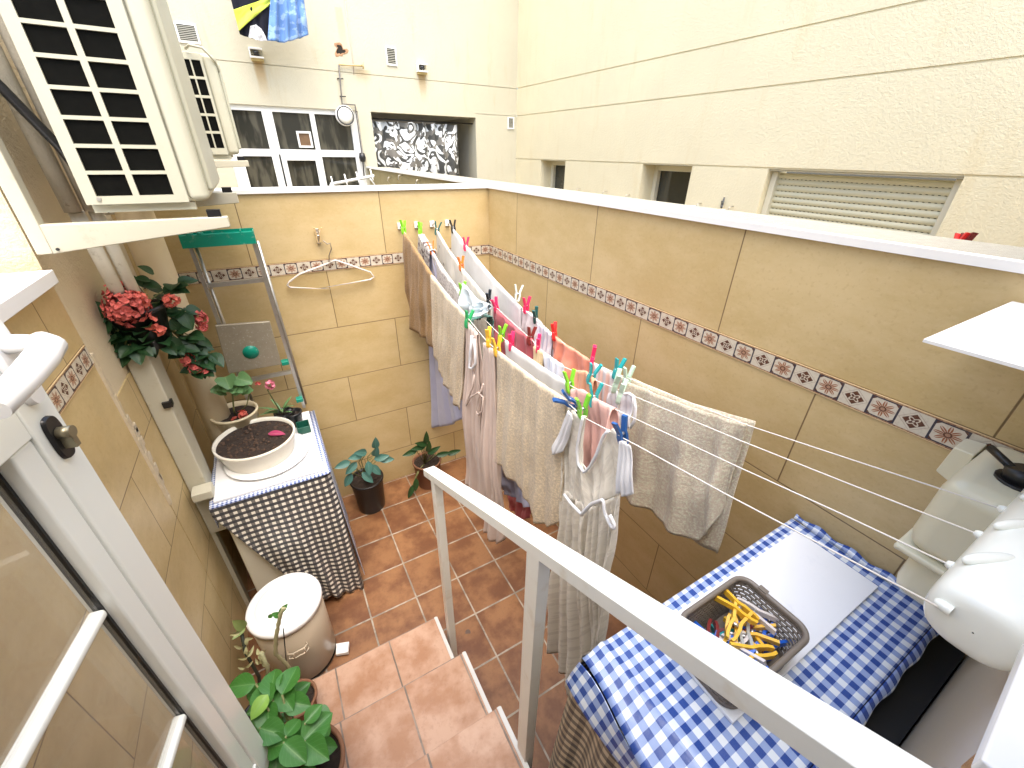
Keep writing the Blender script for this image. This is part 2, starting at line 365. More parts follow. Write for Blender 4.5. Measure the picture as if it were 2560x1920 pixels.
# steps, each with its pale edge profile
t_step = thing('staircase', 'terracotta tiled steps going down to the patio floor beside the handrail', 'stairs', (-.1, .7, 0))
sm = floor_mat('step_tiles', .24, .07, .31, -.005, True, .0035, (.30, .23, .18))
ends = [(.305, 1.235), (.328, .925), (.328, .612), (.328, .30)]
for i, (xr, yf) in enumerate(ends):
    y0 = ends[i+1][1] if i < 3 else -.3
    z1 = .18*(i+1)
    mesh('step', MB().box((L+.003*i, y0-(.02 if i < 3 else 0), 0), (xr-.010, yf-.003*i*0, z1)), sm, t_step)
    mesh('edge_trim', MB().box((xr-.0095, y0+.002, z1-.03), (xr+.002, yf+.001, z1+.002)).box((xr+.0022, y0+.002, z1-.008), (xr+.006, yf, z1-.001)), plain('edge_profile', (.62, .62, .60), .35, .1, 20), t_step)
mesh('side_cheek', MB().box((.29, -.29, 0), (.292, 1.22, .15)), plain('cheek', (.45, .30, .2), .8), t_step)
# patio walls
tile_x, tile_y = tile_mat('wall_tile_x', 0), tile_mat('wall_tile_y', 1)
tile_l = tile_mat('wall_tile_left', 1, .12, .42)
band_x, band_y = band_mat('border_x', 0), band_mat('border_y', 1)
cop = plain('coping_white', (.84, .83, .80), .35, .04, 6)
stone = plain('coping_stone', (.33, .31, .255), .85, .2, 40, bump=.6, dirt=(.3, .27, .2, .6))
bw = thing('back_wall', 'beige tiled patio wall at the far end with a patterned tile border', 'wall', (.3, D+.06, 0))
mesh('wall_tiles', MB().box((-2.5, D, -.1), (W+.02, D+.14, T)), tile_x, bw)
mesh('border_tiles', MB().box((L-.0, D-.003, 1.61), (W-.003, D+.01, 1.675)), band_x, bw)
mesh('coping', MB().box((-2.5, D-.012, T), (W+.0, D+.15, T+.018)), cop, bw)
rw = thing('right_wall', 'long beige tiled patio wall with a patterned tile border and stone coping', 'wall', (W+.13, 1.2, 0))
mesh('wall_tiles', MB().box((W, HY-.02, -.1), (W+.26, D, T)), tile_y, rw)
dirty = stucco('dirty_render', (.30, .25, .13), 1, bs=.3, ochre=.7)
mesh('wall_render', MB().box((W+.02, D+.141, -.1), (W+.26, 5.80, T+.004)), dirty, rw)
mesh('border_tiles', MB().box((W-.003, HY, 1.61), (W+.01, D-.003, 1.675)), band_y, rw)
mesh('coping', MB().box((W-.012, HY-.02, T), (W+.018, D+.15, T+.02)).box((W+.004, D+.151, T+.004), (W+.018, 5.84, T+.022)), cop, rw)
mesh('coping_stone', MB().box((W+.019, HY-.02, T+.001), (W+.275, 5.84, T+.014)), stone, rw)
lw = thing('left_wall', 'low beige tiled wall with a patterned border behind the open glass door', 'wall', (L-.1, .8, 0))
mesh('wall_tiles', MB().box((L-.25, HY-.1, -.1), (L, 1.64, 1.868)), tile_l, lw)
mesh('border_tiles', MB().box((L-.01, HY, 1.61), (L+.003, 1.634, 1.675)), band_y, lw)
mesh('sill', MB().box((L-.30, HY-.1, 1.87), (L+.03, 1.60, 1.905)), white_paint, lw, bevel=.002)
# tall house block on the left carrying the air conditioners
st_l = stucco('rough_render', (.70, .60, .42), 1, bs=.6, ochre=.6)
lb = thing('left_building', 'rendered house wall on the left that carries the air conditioners', 'building', (L-1.2, 2.1, 0))
mesh('wall', MB().box((-4, 1.643, -.1), (L-.004, D-.002, 3.7)), st_l, lb)
mesh('wall_tiles', MB().box((L-.0035, 1.643, 0), (L+.001, D-.001, 1.47)), tile_l, lb)
mb = MB(); rnd = random.Random(3); zs = 1.64; zz = [zs-.03*i for i in range(22)]
for i in range(21):
    a, b = rnd.uniform(.006, .016), rnd.uniform(.004, .012)
    mb.hexa([(L-.002, 1.632, zz[i+1]), (L+.004+a*.3, 1.634, zz[i+1]), (L+.004+b*.3, 1.645+b, zz[i+1]), (L-.002, 1.65, zz[i+1]), (L-.002, 1.632, zz[i]), (L+.004+a*.3, 1.634, zz[i]), (L+.004+b*.3, 1.645+a, zz[i]), (L-.002, 1.65, zz[i])])
mesh('peeling_edge', mb, plain('bare_plaster', (.62, .52, .36), .9, .25, 40, bump=.6), lb)
mb = MB()
for i in range(16):
    z = 1.38-.022*i+rnd.uniform(-.01, .01); y = 1.655+rnd.uniform(0, .03); r = rnd.uniform(.008, .02)
    mb.hexa([(L+.0005, y-r, z-.02), (L+.004, y-r*.7, z-.014), (L+.004, y+r*.6, z-.016), (L+.0005, y+r, z-.02), (L+.0005, y-r, z+.02), (L+.004, y-r*.8, z+.012), (L+.004, y+r*.8, z+.015), (L+.0005, y+r, z+.02)])
mesh('flaked_plaster', mb, plain('flaked', (.66, .56, .40), .95, .3, 60, bump=.8), lb)
# house on the camera side: wall with door opening
hw = thing('house_wall', 'tiled house wall beside the door under the clothesline reel', 'wall', (1, HY-.1, 0))
house_tile = plain('polished_house_tile', (.80, .71, .56), .16, .06, 2)
mesh('wall_tiles', relief(lambda u, v, d: (u, HY-d, v), [-4, L+.06, .36, W+.3, 4], [-.1, .72, 2.9, 2.98], lambda u, v: None if (L+.06 < u < .36 and .72 < v < 2.9) else 0), house_tile, hw)
mesh('room_interior', MB().box((-2, -2.5, .6), (2, -2.45, 3)).box((-2, -2.45, .60), (2, HY-.26, .719)).box((-2, -2.45, 2.92), (2, HY-.26, 3)).box((-2.05, -2.45, .6), (-2, HY-.26, 3)).box((2, -2.45, .6), (2.05, HY-.26, 3)), plain('room_paint', (.5, .47, .42), .9), hw)
# far building behind the patio
FY, FX = 5.83, 3.4
box1, box2, hol = onY(ov(555, 125), FY), onY(ov(910, 155), FY), onY(ov(735, 108), FY)
far_st = stucco('far_render', (.54, .505, .385), 0, stains=[(float(box1[0]), 3.02, .07, .45, .75), (float(box2[0]), 3.04, .06, .35, .7), (1.38, 2.99, .12, .15, .4), (1.22, 3.5, .05, .6, .25)], bs=.3, ochre=.35)
right_st = stucco('right_render', (.74, .665, .46), 1, bs=.42, ochre=.25)
fb = thing('far_building', 'cream rendered building across the yard with a white window wall', 'building', (1.5, FY+.2, 0))
def fdepth(u, v):
    if -.12 < u < 1.27 and 0 < v < 2.60: return None
    if 1.42 < u < 2.775 and .5 < v < 2.60: return None
    if 2.948 < v < 2.956 or (2.640 < v < 2.647 and u > 2.775): return .007
    return 0
mesh('wall', relief(lambda u, v, d: (u, FY+d, v), [-4, -.12, 1.27, 1.42, 2.775, FX], [-.1, 0, .5, 2.60, 2.640, 2.647, 2.948, 2.956, 5.0], fdepth), far_st, fb)
mesh('room_interior', MB().box((-1.5, FY+1.6, -.1), (3.4, FY+1.65, 2.8)).box((1.3, FY+.26, -.1), (1.34, FY+1.6, 2.8)), plain('dark_room', (.10, .09, .07), .9), fb)
niche = plain('niche_tile', (.50, .48, .40), .6, .1, 9)
mesh('niche', MB().box((2.78, FY+.251, .5), (2.8, FY+1.5, 2.7)).box((1.4, FY+.251, 2.61), (2.78, FY+1.5, 2.7)), niche, fb)
# far window wall
wgl = glass('window_glass')
gd = plain('dark_pane', (.035, .035, .028), .08, .5, 3, spec=.8)
def far_pane_m():
    N = NT('reflecting_pane'); P, x = N.pos(); a = N.noise(P, 4, 3, .5, (3, 1, .6)); c = N.mix(N.ramp(a, .45, .6), (.03, .03, .024), (.085, .08, .06)); N.col(c); N.rough(.06); return N.m
fpm = far_pane_m()
ww = thing('window_wall', 'white framed window wall with six dark panes beyond the back wall', 'window', (.6, FY+.05, .0))
mesh('frame', relief(lambda u, v, d: (u, FY+.03+d*.12, v), [-.12, 0.0, .28, .38, .75, .80, 1.18, 1.27], [0, 1.2, 2.13, 2.20, 2.55, 2.60],
     lambda u, v: None if ((0 < u < .28 or .38 < u < .75 or .80 < u < 1.18) and (2.20 < v < 2.55 or 1.2 < v < 2.13)) else 0), pvc, ww)
for (a, b) in ((0, .28), (.38, .75), (.80, 1.18)):
    mesh('pane', MB().box((a, FY+.065, 2.19), (b, FY+.07, 2.56)), fpm, ww)
    q = mesh('pane', MB().box((a, FY+.068, 1.2), (b, FY+.073, 2.14)), fpm, ww)
mesh('sliding_sash', MB().box((.37, FY+.012, 1.2), (.42, FY+.027, 2.15)).box((.72, FY+.012, 1.2), (.77, FY+.027, 2.15)).box((.42, FY+.012, 2.09), (.72, FY+.027, 2.15)), pvc, ww, bevel=.004)
mesh('sash_shadow_gap', MB().box((.352, FY+.02, 1.2), (.366, FY+.029, 2.15)), black_plastic, ww)
mesh('pane_vent', MB().box((.58, FY+.045, 2.22), (.60, FY+.062, 2.38)).box((.71, FY+.045, 2.22), (.73, FY+.062, 2.38)).box((.60, FY+.045, 2.36), (.71, FY+.062, 2.38)).box((.60, FY+.045, 2.22), (.71, FY+.062, 2.24)).box((.60, FY+.058, 2.24), (.71, FY+.063, 2.36), 1), [pvc, plain('brown_vent', (.16, .09, .04), .6, .4, 20)], ww)
# curtain
def curtain_m():
    N = NT('leaf_print_curtain'); U, x = N.uv()
    m = N.n('ShaderNodeTexNoise'); m.inputs['Scale'].default_value = 3.2; m.inputs['Detail'].default_value = 1.5; m.inputs['Distortion'].default_value = 1.6; N.link(U, m.inputs[0])
    a = N.M('PINGPONG', N.M('MULTIPLY', m.outputs[0], 5.2), .5)
    c = N.mix(N.ramp(a, .2, .23), (.055, .055, .05), (.72, .74, .74)); n = N.noise(U, 9, 2); c = N.mix(N.ramp(n, .56, .58), c, (.16, .15, .13))
    N.col(c); N.rough(.85); return N.m
P, UVc = [], []
for i in range(3):
    row, ru = [], []
    for j in range(90):
        u = j/89; row.append((1.44+u*1.12, FY+.10+.03*math.sin(u*44+math.sin(u*9)*2)+.02*math.sin(u*13), 2.52-.90*i/2-.012*abs(math.sin(u*22)))); ru.append((u*1.35, 2.5-.9*i/2))
    P.append(row); UVc.append(ru)
tag(mesh('curtain', MB().grid(P, UVc), curtain_m(), solid=.003), 'black and white leaf print curtain hung across the opening in the cream facade', 'curtain')
mb = MB().tube([(1.42, FY+.10, 2.535), (2.775, FY+.10, 2.535)], .008)
tag(mesh('curtain_rod', mb, black_plastic), 'dark rod holding the black and white leaf curtain', 'rod')
# right building
rb = thing('right_building', 'cream rendered building along the right with grooves and small windows', 'building', (FX+.2, 2, 0))
wins = [(4.63, 5.18), (2.76, 3.35), (.96, 2.07)]
def rdepth(u, v):
    for a, b in wins:
        if a < u < b and 1.2 < v < 2.125: return None
    for g in (2.125, 2.64, 2.95):
        if g < v < g+.012: return .007
    return 0
ys = sorted([-3.5, FY]+[q for p in wins for q in p])
mesh('wall', relief(lambda u, v, d: (FX+d, u, v), ys, [-.1, 1.2, 2.125, 2.137, 2.64, 2.652, 2.95, 2.962, 5.2], rdepth), right_st, rb)
mesh('window_lintel_shadow_board', MB().box((FX+.02, .96, 2.112), (FX+.2, 2.07, 2.124)), cream_paint, rb)
wf = plain('window_frame_paint', (.64, .60, .46), .4, .05, 6)
for (a, b, lab) in ((4.63, 5.18, 'small dark window nearest the corner of the two buildings'), (2.76, 3.35, 'small dark framed window next to the roller shutter')):
    t = thing('window', lab, 'window', (FX+.2, (a+b)/2, 1.2))
    f = mesh('frame', MB().box((FX+.17, a, 1.2), (FX+.22, a+.05, 2.12)).box((FX+.17, b-.05, 1.2), (FX+.22, b, 2.12)).box((FX+.17, a+.05, 2.07), (FX+.22, b-.05, 2.12)).box((FX+.18, a+.06, 1.2), (FX+.21, a+.075, 2.06)), wf, t, bevel=.004)
    mesh('pane', MB().box((FX+.215, a+.05, 1.2), (FX+.219, b-.05, 2.07)), gd, t)
t = thing('roller_shutter', 'closed cream slatted roller shutter in the right hand facade', 'shutter', (FX+.1, 1.5, 1.2))
mb = MB(); z = 2.10; k = 0
while z > 1.3:
    P = [[(FX+.10-.010*math.sin(PI*q/5), y, z-.041*q/5) for y in (1.0, 2.03)] for q in range(6)]
    mb.grid(P); z -= .041; k += 1
z = 2.10-.041*.94
for r in range(9):
    for q in range(34):
        y = 1.02+q*.0297
        if r < 7: mb.box((FX+.0965, y, z-.002), (FX+.0975, y+.012, z+.001), 1)
    z -= .041
mesh('slats', mb, [plain('shutter_slats', (.58, .54, .37), .4, .04, 6), dark_inside], t)
mesh('guide', MB().box((FX+.06, .962, 1.2), (FX+.13, 1.005, 2.11)), wf, t, bevel=.003)
mesh('guide', MB().box((FX+.06, 2.025, 1.2), (FX+.13, 2.068, 2.11)), wf, t, bevel=.003)
# ================================================================ FAR FITTINGS
for (p, lab) in ((ov(845, 122), 'square grey vent grille in a white surround high on the far facade'), (ov(1103, 266), 'small vent grille by the inner corner of the cream buildings'), (ov(405, 72), 'grey vent grille high up just behind the smaller air conditioner')):
    c = onY(p, FY); t = thing('vent_grille', lab, 'vent', (c[0], FY, c[2])); hx, hz = (.06, .085) if 600 < p[0] < 1200 else (.05, .07) if p[0] > 1200 else (.085, .075)
    mesh('frame', MB().box((c[0]-hx, FY-.012, c[2]-hz), (c[0]-hx+.014, FY-.001, c[2]+hz)).box((c[0]+hx-.014, FY-.012, c[2]-hz), (c[0]+hx, FY-.001, c[2]+hz)).box((c[0]-hx+.014, FY-.012, c[2]+hz-.014), (c[0]+hx-.014, FY-.001, c[2]+hz)).box((c[0]-hx+.014, FY-.012, c[2]-hz), (c[0]+hx-.014, FY-.001, c[2]-hz+.014)), pvc, t)
    mb = MB()
    for i in range(9): mb.box((c[0]-hx+.012, FY-.008, c[2]-hz+.016+i*(2*hz-.03)/9), (c[0]+hx-.012, FY-.003, c[2]-hz+.022+i*(2*hz-.03)/9))
    mb.box((c[0]-hx+.012, FY-.002, c[2]-hz+.012), (c[0]+hx-.012, FY-.0015, c[2]+hz-.012), 1)
    mesh('louvres', mb, [plain('grey_louvre', (.42, .41, .34), .5), dark_inside], t)
for (c, lab) in ((box1, 'small white metal bracket box with a rust stain under the hanging laundry'), (box2, 'small white bracket box with a rust run above the leaf curtain')):
    x, z = float(c[0]), float(c[2]); t = thing('wall_bracket', lab, 'bracket', (x, FY, z))
    mesh('plate', MB().box((x-.06, FY-.06, z+.06), (x+.06, FY-.001, z+.075)).box((x-.06, FY-.07, z-.01), (x+.06, FY-.001, z+.004)).box((x-.06, FY-.065, z+.0045), (x-.05, FY-.001, z+.0595)), pvc, t, bevel=.002)
    mesh('pulley', MB().tube([(x-.02, FY-.04, z+.035), (x+.025, FY-.04, z+.035)], .02, 12), black_plastic, t)
    mesh('rusty_lip', MB().box((x-.055, FY-.05, z-.03), (x+.055, FY-.001, z-.0105)), plain('rusty', (.50, .38, .16), .9, .3, 20), t)
hx, hz = float(hol[0]), float(hol[2])
mb = MB(); rr = [1+.35*math.sin(a*3+1)+.25*math.sin(a*5) for a in [2*PI*k/24 for k in range(24)]]
n0 = 0
for q, (sc, dd) in enumerate(((1.0, -.002), (.72, -.006), (.6, -.0005))):
    for k in range(24):
        a = 2*PI*k/24; mb.v.append((hx+.055*sc*rr[k]*math.cos(a)+.02*math.sin(a), FY+dd, hz+.055*sc*rr[k]*math.sin(a)-.02*math.cos(a)))
for q in range(2):
    for k in range(24): mb.face((q*24+k, q*24+(k+1) % 24, q*24+24+(k+1) % 24, q*24+24+k), None, 0, True)
mb.face([48+k for k in range(24)], None, 1)
tag(mesh('broken_hole', mb, [plain('broken_brick', (.42, .24, .13), .95, .4, 40, bump=.6), plain('hole_dark', (.02, .015, .01), .9)]), 'dark broken hole with raw brick edge in the far facade', 'hole')
pp = [onY(ov(*q), FY) for q in ((782, 143), (731, 140), (738, 225), (766, 227), (782, 340), (786, 385))]
pp = [(p[0], FY-.025, p[2]) for p in pp]
t = thing('gas_pipe', 'thin grey gas pipe bending down the far facade past the round lamp', 'pipe', pp[1])
mesh('tube', MB().tube(pp[1:], .008, 8), plain('pipe_grey', (.10, .09, .085), .5), t)
mesh('brass_valve', MB().tube(pp[:2], .009, 8).tube([(pp[0][0], FY-.05, pp[0][2]-.03), (pp[0][0], FY-.05, pp[0][2]+.03)], .009, 8), plain('brass', (.55, .42, .20), .5, .2, 20), t)
for q in (.35, .8):
    z = pp[1][2]*(1-q)+pp[2][2]*q; mesh('clip', MB().tube([(1.10, FY-.004, z), (1.16, FY-.03, z)], .006, 6), black_plastic, t)

kb = pp[4]; mesh('black_box', MB().lathe([(0, -.05), (.03, -.045), (.04, 0), (.03, .045), (0, .05)], kb, 12), black_plastic, t)
lc = onY(ov(745, 250), FY-.07)
Mx = Matrix.Translation((lc[0], FY, lc[2])) @ Matrix.Rotation(PI/2, 4, 'X')
t = thing('bulkhead_lamp', 'round white bulkhead lamp hanging on the gas pipe over the far window', 'lamp', (lc[0], FY, lc[2]))
mesh('housing', MB().lathe([(.0, .03), (.085, .03), (.1, .045), (.1, .09), (.09, .10), (.082, .10)], seg=28, M=Mx), pvc, t)
mesh('diffuser', MB().lathe([(.080, .098), (.076, .11), (.05, .125), (0, .13)], seg=28, M=Mx), plain('frosted', (.78, .77, .70), .25, .05, 9), t)
mesh('retaining_ring', MB().tube([(lc[0]+.088*math.cos(a), FY-.105, lc[2]+.088*math.sin(a)) for a in [2*PI*k/24 for k in range(25)]], .005, 6), black_plastic, t)
ca = [onY(ov(*q), FY) for q in ((736, -60), (762, 130), (764, 160))]
tag(mesh('wall_cable', MB().tube([(p[0], FY-.006, p[2]) for p in ca], .004, 6), plain('cable_pink', (.5, .40, .33), .8)), 'thin vertical cable running down the far facade to the hole', 'cable')
# antenna
a0, a1 = onY(ov(714, 398), 4.3), onY(ov(808, 380), 4.3)
t = thing('antenna', 'small white aerial boom with crossbars in front of the far window', 'antenna', ((a0+a1)/2))
mesh('boom', MB().tube([a0, a1], .012, 8), pvc, t); mb = MB()
for q in (.05, .35, .62, .95):
    p = a0*(1-q)+a1*q; mesh('crossbar', MB().tube([p+np.array([0, -.03, -.03]), p+np.array([0, .03, .055])], .006, 6), pvc, t)
mesh('brace', MB().tube([a1+np.array([-.05, 0, -.0]), a1+np.array([.01, 0, -.10])], .007, 6), pvc, t)
mb.tube([a0+np.array([0, 0, .0]), a0+np.array([-.02, 0, -.3])], .008, 6)
mesh('mast', mb, pvc, t)
# pegs and hooks on dividing wall
hook_m = plain('hook_metal', (.55, .50, .42), .35, .1, 20, metal=.7)
for q in ((978, 455), (1005, 450), (1050, 462)):
    p = onX((q[0], q[1]-12), W+.02); tag(mesh('wall_hook', MB().tube([(W+.018, p[1], p[2]), (W-.01, p[1], p[2]), (W-.02, p[1], p[2]-.03), (W-.01, p[1], p[2]-.05)], .004, 6), hook_m), 'small pale hook on the stained dividing wall below the curtain', 'hook', 'hooks on the stained dividing wall')
for i, (a, b) in enumerate(((400, 770), (508, 782), (600, 797), (890, 832), (1020, 845), (1990, 975))):
    q = (1200+a*.6148, b*.6148); p = onX(q, FX-.03)
    tag(mesh('wall_hook', MB().tube([(FX-.001, p[1], p[2]+.01), (FX-.05, p[1], p[2]+.01), (FX-.06, p[1], p[2]-.01), (FX-.05, p[1], p[2]-.02)], .004, 6), hook_m), 'tiny pale clothesline hook on the right hand facade above the coping', 'hook', 'hooks on the right hand facade')
for a, b in (((400, 795), (600, 805)), ((730, 838), (890, 835)), ((885, 860), (1000, 850))):
    P0, P1 = (onX((1200+q[0]*.6148, q[1]*.6148), FX-.05) for q in (a, b))
    tag(mesh('neighbour_line', MB().tube([P0, P1], .002, 5), pvc), 'thin neighbour clothesline strung close to the right hand facade', 'clothesline', 'neighbour clotheslines by the facade')
# ================================================================ PEG BUILDER
pegmats = {}
def pegmat(n):
    cols = {'lime': (.22, .62, .03), 'green': (.03, .36, .12), 'dark teal': (.02, .10, .09), 'black': (.015, .02, .025), 'orange': (.85, .22, .03), 'pink': (.85, .03, .13), 'red': (.75, .03, .03),
            'dark red': (.18, .02, .02), 'yellow': (.85, .50, .04), 'teal': (.02, .36, .38), 'blue': (.02, .10, .32), 'clear': (.62, .70, .62), 'mint': (.55, .75, .60), 'cobalt': (.02, .13, .62), 'grey': (.45, .47, .45), 'pale': (.72, .66, .62), 'wood': (.62, .45, .22)}
    if n not in pegmats: pegmats[n] = plain('peg_'+n.replace(' ', '_'), cols[n], .3, .08, 20)
    return pegmats[n]
spring = plain('peg_spring', (.6, .6, .6), .3, .1, 20, metal=.9)
def peg(c, color, label, rot=(0, 0, 0), group='pegs on the clotheslines', size=.075):
    """two crossed tapered arms opening upwards (jaws down) with a coil spring"""
    t = thing('clothes_peg', label, 'clothes peg', c, group); h = size
    R = Matrix.LocRotScale(Vector([float(v) for v in c]), Matrix.Rotation(rot[2], 3, 'Z') @ Matrix.Rotation(rot[0], 3, 'X') @ Matrix.Rotation(rot[1], 3, 'Y'), Vector((1, 1, 1)))
    for sgn in (-1, 1):
        prof = [(-.0015, -.42), (-.005, -.30), (-.0065, -.05), (-.0045, .12), (-.0150, .60)]
        mb = MB(); n = len(prof)
        P = []
        for (x, zq) in prof:
            x0 = sgn*(-x) ; x1 = x0+sgn*.0068
            wy = .0068
            P.append([R @ Vector((x0, -wy, zq*h)), R @ Vector((x1, -wy, zq*h)), R @ Vector((x1, wy, zq*h)), R @ Vector((x0, wy, zq*h))])
        for p in P: mb.v += [tuple(v) for v in p]
        for i in range(n-1):
            for k in range(4):
                a, b = i*4+k, i*4+(k+1) % 4; mb.face((a, b, b+4, a+4))
        mb.face((3, 2, 1, 0)); mb.face(tuple((n-1)*4+k for k in range(4)))
        mesh('arm', mb, pegmat(color), t)
    mesh('spring', MB().tube([R @ Vector((-.012, 0, .04*h)), R @ Vector((.012, 0, .04*h))], .0042, 8), spring, t)
    return t
# ================================================================ CLOTHESLINES
hookx = [.697, .797, .892, .990]
knob = [onX(ov(2025, 1312), .60), onX(ov(2055, 1222), .70), onX(ov(2115, 1155), .80), onX(ov(2165, 1100), .90)]
KZ = 1.66; KX = [.60, .70, .80, .90]
kn = [onZ(q, z_) for q, z_ in ((ov(2025, 1310), 1.725), (ov(2055, 1222), 1.715), (ov(2115, 1155), 1.715), (ov(2165, 1100), 1.715))]
def onL(k, p):
    a = np.array([hookx[k], D, 1.82]); b = np.array([float(kn[k][0]), float(kn[k][1]), 1.7]); d = b-a; n = np.array([d[1], -d[0], 0])
    r = ray(p); t = ((a-CAM)@n)/(r@n); return CAM+r*t
linepx = [[g5(300, 250), g5(420, 440), g5(640, 700), g5(745, 830), g5(820, 900), g5(1215, 1190), g5(1330, 1290), g6(450, 740), g6(970, 1025), g6(1340, 1220)],
          [g5(360, 200), g5(430, 310), g5(600, 560), g5(700, 670), g5(830, 800), g5(895, 860), g5(1230, 1090), g5(1500, 1235), g6(1050, 868), g6(1659, 1145)],
          [g5(460, 190), g5(600, 400), g5(770, 600), g5(810, 640), g5(1020, 830), g5(1055, 875), g5(1200, 985), g5(1390, 1065), g6(1070, 715), g6(1659, 950)],
          [g5(555, 180), g5(630, 280), g5(800, 480), g5(940, 620), g5(1040, 715), g5(1150, 810), g5(1375, 960), g5(1525, 1030), g6(1115, 625), g6(1659, 805)]]
names = ['nearest to the stairs, carrying the long dress', 'second from the stairs, carrying the white pillowcase', 'third from the stairs, ending in the white bra', 'nearest to the right wall, carrying the beige bath towel']
line_m = plain('line_cord', (.80, .76, .70), .5, .03, 20)
for k in range(4):
    pts = [np.array([hookx[k], D-.03, 1.822])] + [onL(k, p) for p in linepx[k]] + [kn[k]]
    tag(mesh('clothesline', MB().tube(pts, .0013, 6), line_m), 'white clothesline ' + names[k], 'clothesline')
    t = thing('line_hook', 'white wall hook at the far end of the clothesline ' + ['nearest the stairs', 'second from the stairs', 'third from the stairs', 'nearest the corner'][k], 'hook', (hookx[k], D, 1.82))
    mesh('plate', MB().box((hookx[k]-.014, D-.012, 1.805), (hookx[k]+.014, D-.001, 1.84)), pvc, t, bevel=.002)
    mesh('eye', MB().tube([(hookx[k]+.006*math.cos(a), D-.02-.012*math.sin(a/2), 1.822+.008*math.sin(a)) for a in [2*PI*q/10 for q in range(11)]], .003, 6), alu, t)
def resample(pts, n):
    pts = [np.array(p, float) for p in pts]; d = [0]
    for a, b in zip(pts, pts[1:]): d.append(d[-1]+np.linalg.norm(b-a))
    out = []
    for i in range(n):
        s = d[-1]*i/(n-1); j = max(q for q in range(len(d)) if d[q] <= s+1e-9); j = min(j, len(pts)-2)
        f = (s-d[j])/max(1e-9, d[j+1]-d[j]); out.append(pts[j]*(1-f)+pts[j+1]*f)
    return out
def garment(name, label, cat, k, tops, bots, mat, amp=.012, nr=5, back=.5, group=None, topamp=.15, phase=0., off=0., nx=48, ny=26, parent=None, thick=.003, plane=None, sharp=1.0, backz=None):
    pl = plane or (lambda p: onL(k, p))
    A = resample([pl(p) for p in tops], nx); B = resample([pl(p) for p in bots], nx)
    dv = A[-1]-A[0]; dv[2] = 0; wdt = np.linalg.norm(dv)+1e-6; nrm = np.array([-dv[1], dv[0], 0])/wdt
    if nrm @ (CAM-A[0]) < 0: nrm = -nrm
    rnd = random.Random(hash(label) % 1000 if False else len(label)*7+nr*13+k)
    ph = [rnd.uniform(0, 6) for _ in range(4)]
    def rip(u, v):
        s = math.sin(2*PI*nr*u+ph[0]+.6*math.sin(2*PI*u*1.3+ph[1])+v*.5)*.6 + math.sin(2*PI*nr*1.9*u+ph[2]-v*.8)*.25 + .3*math.sin(2*PI*(nr*.45*u+.3*v)+ph[3])
        cr = mnoise.noise(Vector((u*wdt*7+ph[0], v*2.6+ph[1], ph[2])))*1.1 + mnoise.noise(Vector((u*wdt*22+ph[3], v*7+u*5, ph[1])))*.22
        return (s+cr)*amp*(topamp+(1-topamp)*min(1, v*1.6)**.8)
    P, UVs = [], []
    if back > 0:
        for i in range(10):                       # the half that hangs behind the line
            v = 1-i/9; row, ru = [], []
            for j in range(nx):
                u = j/(nx-1); p = A[j]+(B[j]-A[j])*v*back; q = p - nrm*(.006+.010*min(1, v*3)+off) + nrm*rip(u+.13, v)*.7
                row.append(q); ru.append((u*wdt, 3+v*back*np.linalg.norm(B[j]-A[j])))
            P.append(row); UVs.append(ru)
        P.append([A[j]+np.array([0, 0, .004]) for j in range(nx)]); UVs.append([(j/(nx-1)*wdt, 3) for j in range(nx)])
    for i in range(ny):
        v = i/(ny-1); row, ru = [], []
        for j in range(nx):
            u = j/(nx-1); p = A[j]+(B[j]-A[j])*v; q = p + nrm*((.005 if back > 0 else 0)+off*(1 if back <= 0 else 1)) + nrm*rip(u, v)
            row.append(q); ru.append((u*wdt, 3-v*np.linalg.norm(B[j]-A[j])))
        P.append(row); UVs.append(ru)
    o = mesh(name, MB().grid(P, UVs), mat, parent, solid=thick)
    if parent is None: tag(o, label, cat, group)
    return o
m_brown = cloth('brown_terry', (.34, .205, .085), 'terry'); m_beige = cloth('beige_terry', (.64, .53, .38), 'terry')
m_sand = cloth('sand_terry', (.76, .645, .50), 'terry'); m_rose = cloth('rose_cotton', (.66, .53, .46), 'plain')
m_cream = cloth('cream_crepe', (.80, .75, .65), 'print', (.70, .65, .56), 1.5); m_white = cloth('white_cotton', (.78, .78, .80)); m_sheet = cloth('white_sheet', (.75, .75, .73))
m_lilac = cloth('lilac_cotton', (.50, .51, .68)); m_print = cloth('grey_print', (.62, .60, .58), 'print', (.16, .12, .12), 1.6)
m_dots = cloth('dotted_sheet', (.72, .67, .57), 'spots', (.25, .22, .17), .9); m_red = cloth('raspberry', (.55, .13, .15)); m_coral = cloth('coral', (.90, .36, .24))
m_bluew = cloth('pale_blue_stripe', (.72, .76, .85), 'stripe', (.80, .80, .84), 30); m_lace = cloth('lace_white', (.70, .68, .66), 'print', (.45, .42, .42), 2.5)
m_pinks = cloth('pink_stripe', (.85, .60, .52), 'stripe', (.75, .74, .76), 22); m_pink = cloth('pale_pink', (.84, .52, .46)); m_yel = cloth('pale_yellow', (.80, .62, .36))
m_navyp = cloth('green_print', (.05, .16, .13), 'print', (.25, .42, .38), 2); m_pale = cloth('ice_blue', (.66, .76, .82), 'plain')
m_brn = cloth('brown_pattern', (.60, .52, .46), 'print', (.09, .05, .05), 1.2)
